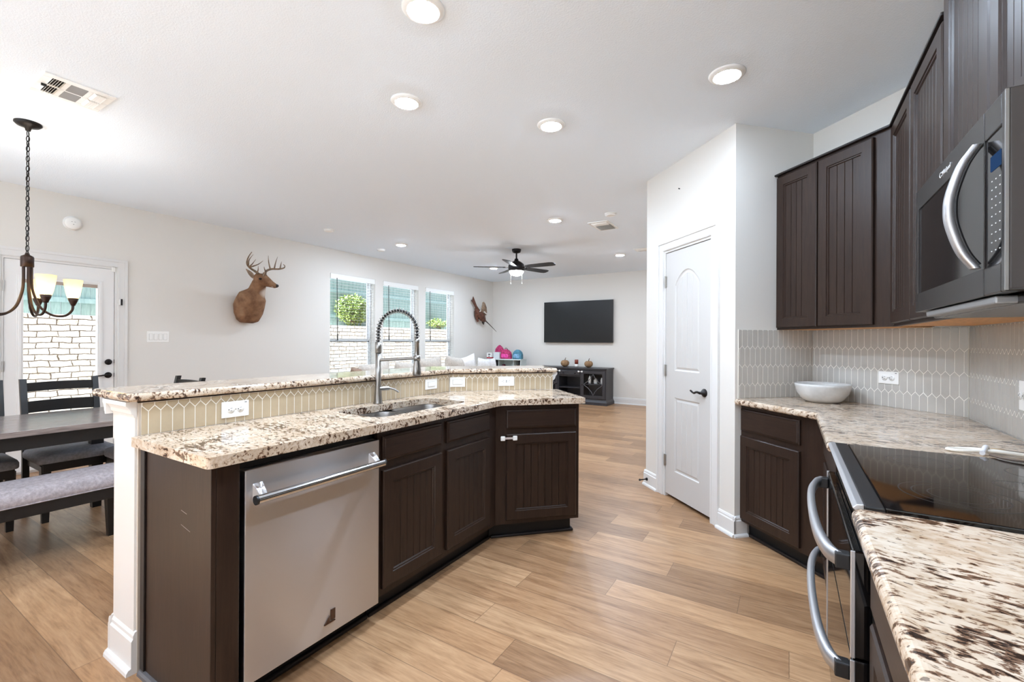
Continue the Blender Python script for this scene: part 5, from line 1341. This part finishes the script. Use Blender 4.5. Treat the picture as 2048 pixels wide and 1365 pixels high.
# sofa along the windows
t = thing('sofa', 'long beige sofa below the living room windows, mostly hidden by the bar', 'sofa', (-5.62, 6.45, 0), PI/2)
SL = 3.9
obj('base', MB().box(-SL/2, SL/2, -0.48, 0.44, 0.06, 0.30), M_sofa, t, 0.02)
obj('back_rest', MB().box(-SL/2, SL/2, 0.18, 0.45, 0.305, 0.76), M_sofa, t, 0.05, fix=True)
for s in (-1, 1): obj('arm_rest', MB().box(s*(SL/2-0.20), s*(SL/2+0.02), -0.50, 0.175, 0.305, 0.62), M_sofa, t, 0.05)
for k in range(4): obj('seat_cushion', MB().box(-1.74+k*0.87+0.004, -1.74+(k+1)*0.87-0.004, -0.52, 0.175, 0.305, 0.46), M_sofa, t, 0.04)
for sx in (-1, 1):
    for y in (-0.42, 0.38): obj('leg', MB().box(sx*1.85-0.03, sx*1.85+0.03, y-0.03, y+0.03, 0.0, 0.0595), M_blackpaint, t)
def cushion(name, label, cat, loc, rot, w_, h_, th, mat, tilt=12, group=None, roll=0, parent=None):
    t = thing(name, label, cat, loc, rot, group)
    mb = MB(); N = 14; vs = []; rg = random.Random(label)
    T = Matrix.Rotation(math.radians(-tilt), 4, 'X') @ Matrix.Rotation(math.radians(roll), 4, 'Y')
    for side in (-1, 1):
        for i in range(N+1):
            for j in range(N+1):
                u, v = -1+2*i/N, -1+2*j/N
                puff = ((1-u**4)*(1-v**4))**0.55
                pin = 1-0.07*(1-abs(u))*abs(v)**3-0.0*u
                pin2 = 1-0.07*(1-abs(v))*abs(u)**3
                z_ = h_/2+v*h_/2*pin
                wob = 0.010*math.sin(3*u+rg.random()*0.3)+0.012*math.sin(4*v+2*u)
                vs.append((u*w_/2*pin2, side*(th/2*puff)+wob*puff*side, z_))
    fs = []
    M1 = (N+1)*(N+1)
    for s in (0, 1):
        for i in range(N):
            for j in range(N):
                q = [s*M1+i*(N+1)+j, s*M1+(i+1)*(N+1)+j, s*M1+(i+1)*(N+1)+j+1, s*M1+i*(N+1)+j+1]; fs.append(tuple(q if s == 0 else q[::-1]))
    mb.add(vs, fs, True, T)
    obj('cover', mb, mat, t)
    return t
grp = 'loose cushions on the sofa'
for y, w_, h_, m_, tl, rl, lb in ((4.66,0.30,0.42,M_brownpil,10,0,'brown throw pillow at the near end of the sofa'), (4.98,0.62,0.48,M_sofa,22,-6,'beige back cushion next to the brown pillow at the near end of the sofa'), (5.62,0.60,0.46,M_sofa,26,5,'slumped beige cushion left of the faucet spout'),
                                 (6.25,0.66,0.53,M_sofa,16,-4,'large beige cushion behind the faucet spray head'), (6.92,0.62,0.52,M_sofa,18,7,'wrinkled beige cushion below the third window'), (7.42,0.52,0.54,M_pillow,20,-12,'tall white pillow below the right end of the third window'),
                                 (7.92,0.48,0.46,M_pillow,14,6,'white pillow nearest the toy shelf but one'), (8.24,0.34,0.45,M_pillow,10,-4,'white pillow at the toy shelf end of the sofa')):
    cushion('sofa_cushion', lb, 'cushion', (-5.60, y, 0.463), PI/2, w_, h_, 0.15, m_, -tl*0.25, grp, rl)

# ---------------- mounted deer head
DO = Vector((WX+0.001, 3.28, 1.53)); t = None
def dl(p): # world -> deer frame (local x = world y, local -y = into the room)
    return Vector((p[1]-DO.y, -(p[0]-DO.x), p[2]-DO.z))
vr = Vector((0.47, 0.88, 0)); 
dm = MB()
rings = []
def dring(c, tan, a_, b_, n=24):
    c = Vector(c); tan = Vector(tan).normalized(); u = (vr-tan*vr.dot(tan)).normalized(); v = tan.cross(u)
    return [dl(c+u*a_*math.cos(2*PI*i/n)+v*b_*math.sin(2*PI*i/n)) for i in range(n)]
body = [((-6.135,3.270,1.515),0.075,0.045),((-6.115,3.275,1.545),0.128,0.085),((-6.085,3.270,1.640),0.168,0.125),((-6.04,3.254,1.740),0.182,0.155),((-6.00,3.258,1.825),0.172,0.165),((-5.985,3.262,1.880),0.150,0.150),((-5.955,3.288,1.915),0.116,0.125),((-5.93,3.294,1.945),0.100,0.112),((-5.90,3.290,1.985),0.094,0.104),((-5.87,3.280,2.020),0.084,0.096),((-5.85,3.268,2.050),0.070,0.082),((-5.835,3.262,2.075),0.045,0.055)]
for i, (c, a_, b_) in enumerate(body):
    p0 = Vector(body[max(i-1,0)][0]); p1 = Vector(body[min(i+1,len(body)-1)][0]); rings.append(dring(c, (p1-p0)*0.5+Vector((0,0,0.15))*0.5, a_, b_))
for r in rings:
    for p in r: p.y = min(p.y, -0.002)
dm.loft(rings, True, True)
head = [((-5.87,3.215,2.075),0.030,0.030),((-5.855,3.235,2.080),0.066,0.062),((-5.825,3.275,2.072),0.080,0.074),((-5.795,3.315,2.055),0.078,0.070),((-5.77,3.352,2.033),0.058,0.054),((-5.75,3.385,2.013),0.042,0.044),((-5.735,3.410,2.000),0.036,0.040),((-5.722,3.428,1.992),0.029,0.032),((-5.716,3.437,1.989),0.014,0.016)]
rings = []
for i, (c, a_, b_) in enumerate(head):
    p0 = Vector(head[max(i-1,0)][0]); p1 = Vector(head[min(i+1,len(head)-1)][0]); tn = (p1-p0).normalized()
    up = Vector((0,0,1)); v = (up-tn*up.dot(tn)).normalized(); u = tn.cross(v)
    rings.append([dl(Vector(c)+v*a_*math.cos(2*PI*k/24)+u*b_*math.sin(2*PI*k/24)) for k in range(24)])
dm.loft(rings, True, True)
# brisket bulges of the shoulder mount
dm.ball(dl((-6.06,3.335,1.66)), (0.075,0.10,0.13)); dm.ball(dl((-6.085,3.19,1.64)), (0.075,0.085,0.12))
deer = obj('deer_mount', dm, M_fur); deer.location = DO; deer.rotation_euler = (0,0,PI/2)
rm = deer.modifiers.new('remesh', 'REMESH'); rm.mode = 'VOXEL'; rm.voxel_size = 0.009; rm.use_smooth_shade = True
smm = deer.modifiers.new('smooth', 'SMOOTH'); smm.factor = 0.5; smm.iterations = 6
tag(deer, 'mounted whitetail deer head with antlers on the wall left of the windows', 'deer head')
ear0 = dl((-5.845,3.200,2.072))
def ear(root, tip, wid, face):
    root, tip = Vector(root), Vector(tip); d = (tip-root); mb = MB(); rings = []
    u = d.normalized().cross(Vector(face)).normalized(); n = u.cross(d.normalized()).normalized()
    for k in range(9):
        s = k/8; w_ = wid*math.sin(PI*min(0.98, 0.12+0.88*s)**0.85)+0.002; c = root+d*s
        rings.append([c+u*w_*math.cos(a)+n*(0.012*(1-s)*math.sin(a)+0.4*w_*(math.cos(a)**2)*0.5) for a in [2*PI*i/10 for i in range(10)]])
    return mb.loft(rings, True, True)
obj('ear', ear(dl((-5.85,3.205,2.085)), dl((-5.87,3.118,2.190)), 0.034, (0.4,-1,0)), plain('ear_fur', (150,128,108), 0.8, noise=0.25, nscale=18), deer)
obj('ear', ear(dl((-5.78,3.285,2.115)), dl((-5.69,3.262,2.150)), 0.026, (-1,0.3,0)), plain('ear_fur', (150,128,108), 0.8), deer)
def antler(main, tines, r0):
    mb = MB(); P = bez([dl(p) for p in main], 5); n = len(P); mb.tube(P, [r0*(1-0.78*i/(n-1)) for i in range(n)], 8)
    mb.lathe([(0,-0.006),(r0*1.5,-0.004),(r0*1.5,0.006),(0,0.010)], 10, tuple(dl(main[0])))
    for tn in tines:
        q = bez([dl(p) for p in tn], 5); m = len(q); mb.tube(q, [r0*0.62*(1-0.85*i/(m-1)) for i in range(m)], 7)
    return mb
obj('antler', antler([(-5.82,3.264,2.131),(-5.83,3.213,2.168),(-5.83,3.149,2.201),(-5.80,3.096,2.241),(-5.77,3.084,2.292),(-5.74,3.090,2.341),(-5.72,3.111,2.388)],
    [[(-5.80,3.110,2.230),(-5.83,3.139,2.306),(-5.86,3.205,2.385)], [(-5.81,3.129,2.215),(-5.78,3.149,2.248),(-5.76,3.183,2.311)], [(-5.82,3.143,2.210),(-5.74,3.200,2.247),(-5.70,3.243,2.297)], [(-5.82,3.236,2.155),(-5.81,3.240,2.190),(-5.80,3.234,2.239)]], 0.0170), M_antler, deer)
obj('antler', antler([(-5.78,3.313,2.125),(-5.78,3.327,2.179),(-5.76,3.383,2.214),(-5.70,3.446,2.218),(-5.64,3.479,2.232),(-5.62,3.482,2.255),(-5.61,3.456,2.274)],
    [[(-5.78,3.322,2.172),(-5.77,3.300,2.205),(-5.76,3.287,2.233)], [(-5.76,3.370,2.208),(-5.77,3.354,2.306),(-5.78,3.355,2.388)], [(-5.74,3.411,2.216),(-5.74,3.430,2.305),(-5.74,3.456,2.386)], [(-5.69,3.460,2.220),(-5.68,3.464,2.276),(-5.67,3.469,2.318)]], 0.0170), M_antler, deer)
obj('nose', MB().ball(dl((-5.714,3.430,1.998)), (0.026,0.026,0.021)), plain('black_nose', (20,17,16), 0.3), deer)
obj('eye', MB().ball(dl((-5.764,3.246,2.070)), (0.024,0.016,0.014)), plain('glass_eye', (14,10,8), 0.08), deer)
obj('mouth_line', MB().tube([dl((-5.690,3.425,1.972)), dl((-5.703,3.400,1.978)), dl((-5.722,3.378,1.985))], 0.003, 6), plain('black_nose', (20,17,16), 0.3), deer)

# ---------------- mounted pheasant
PO = Vector((WX+0.001, 8.50, 1.90))
def pl(p): return Vector((p[1]-PO.y, min(-(p[0]-PO.x), -0.002), p[2]-PO.z))
pb_ = MB(); path = [((-6.11,8.36,2.03),0.020),((-6.10,8.40,1.99),0.045),((-6.09,8.45,1.945),0.072),((-6.08,8.52,1.885),0.090),((-6.07,8.59,1.825),0.085),((-6.07,8.65,1.785),0.055),((-6.07,8.70,1.760),0.022)]
rings = []
for i, (c, a_) in enumerate(path):
    d = (Vector(path[min(i+1,6)][0])-Vector(path[max(i-1,0)][0])).normalized(); u = Vector((1,0,0)); v = d.cross(u)
    rings.append([pl(Vector(c)+u*a_*0.85*math.cos(2*PI*k/16)+v*a_*math.sin(2*PI*k/16)) for k in range(16)])
pb_.loft(rings, True, True)
pb_.tube([pl(p) for p in bez([(-6.11,8.40,1.98),(-6.125,8.435,1.87),(-6.13,8.46,1.79),(-6.125,8.485,1.745)], 5)], [0.05]*6+[0.034]*5+[0.026]*5, 12)
ph = obj('pheasant_mount', pb_, M_feather); ph.location = PO; ph.rotation_euler = (0,0,PI/2)
tag(ph, 'mounted flying pheasant on the wall right of the windows', 'bird')
def wing(outline, thick, mat, name):
    mb = MB(); q = [pl(p) for p in outline]; c = sum(q, Vector())/len(q)
    n = Vector((0,-1,0)); mb.add([p+n*thick for p in q]+[p-n*0.0 for p in q]+[c+n*thick*2.2, c], [(i,(i+1) % len(q),2*len(q)) for i in range(len(q))]+[((i+1) % len(q)+len(q), i+len(q), 2*len(q)+1) for i in range(len(q))]+[(i, i+len(q), (i+1) % len(q)+len(q), (i+1) % len(q)) for i in range(len(q))], True)
    return obj(name, mb, mat, ph)
wing([(-6.09,8.47,1.93),(-6.10,8.41,1.98),(-6.11,8.345,2.06),(-6.12,8.265,2.16),(-6.125,8.195,2.215),(-6.12,8.250,2.215),(-6.11,8.265,2.30),(-6.10,8.320,2.20),(-6.09,8.375,2.10),(-6.085,8.44,2.04),(-6.08,8.50,1.99)], 0.014, M_feather, 'wing')
wing([(-6.07,8.49,1.95),(-6.05,8.50,2.00),(-6.01,8.468,2.09),(-5.99,8.466,2.18),(-5.98,8.500,2.195),(-5.98,8.560,2.145),(-5.98,8.605,2.075),(-6.00,8.650,1.985),(-6.03,8.695,1.905),(-6.05,8.620,1.880)], 0.012, M_wing, 'wing')
obj('tail_feathers', MB().tube([pl(p) for p in ((-6.06,8.66,1.785),(-6.06,8.85,1.690),(-6.07,9.05,1.590),(-6.08,9.21,1.512))], [0.022,0.014,0.009,0.004], 8, flat=0.5).tube([pl(p) for p in ((-6.08,8.62,1.785),(-6.10,8.66,1.720),(-6.11,8.69,1.68))], [0.04,0.03,0.01], 8), M_tailf, ph)
obj('white_bar', MB().tube([pl(p) for p in ((-5.985,8.535,1.965),(-5.985,8.60,1.935),(-5.99,8.66,1.915))], 0.014, 8).tube([pl(p) for p in ((-6.03,8.425,1.965),(-6.03,8.455,1.985))], 0.012, 8), plain('white_feathers', (222,214,206), 0.7), ph)
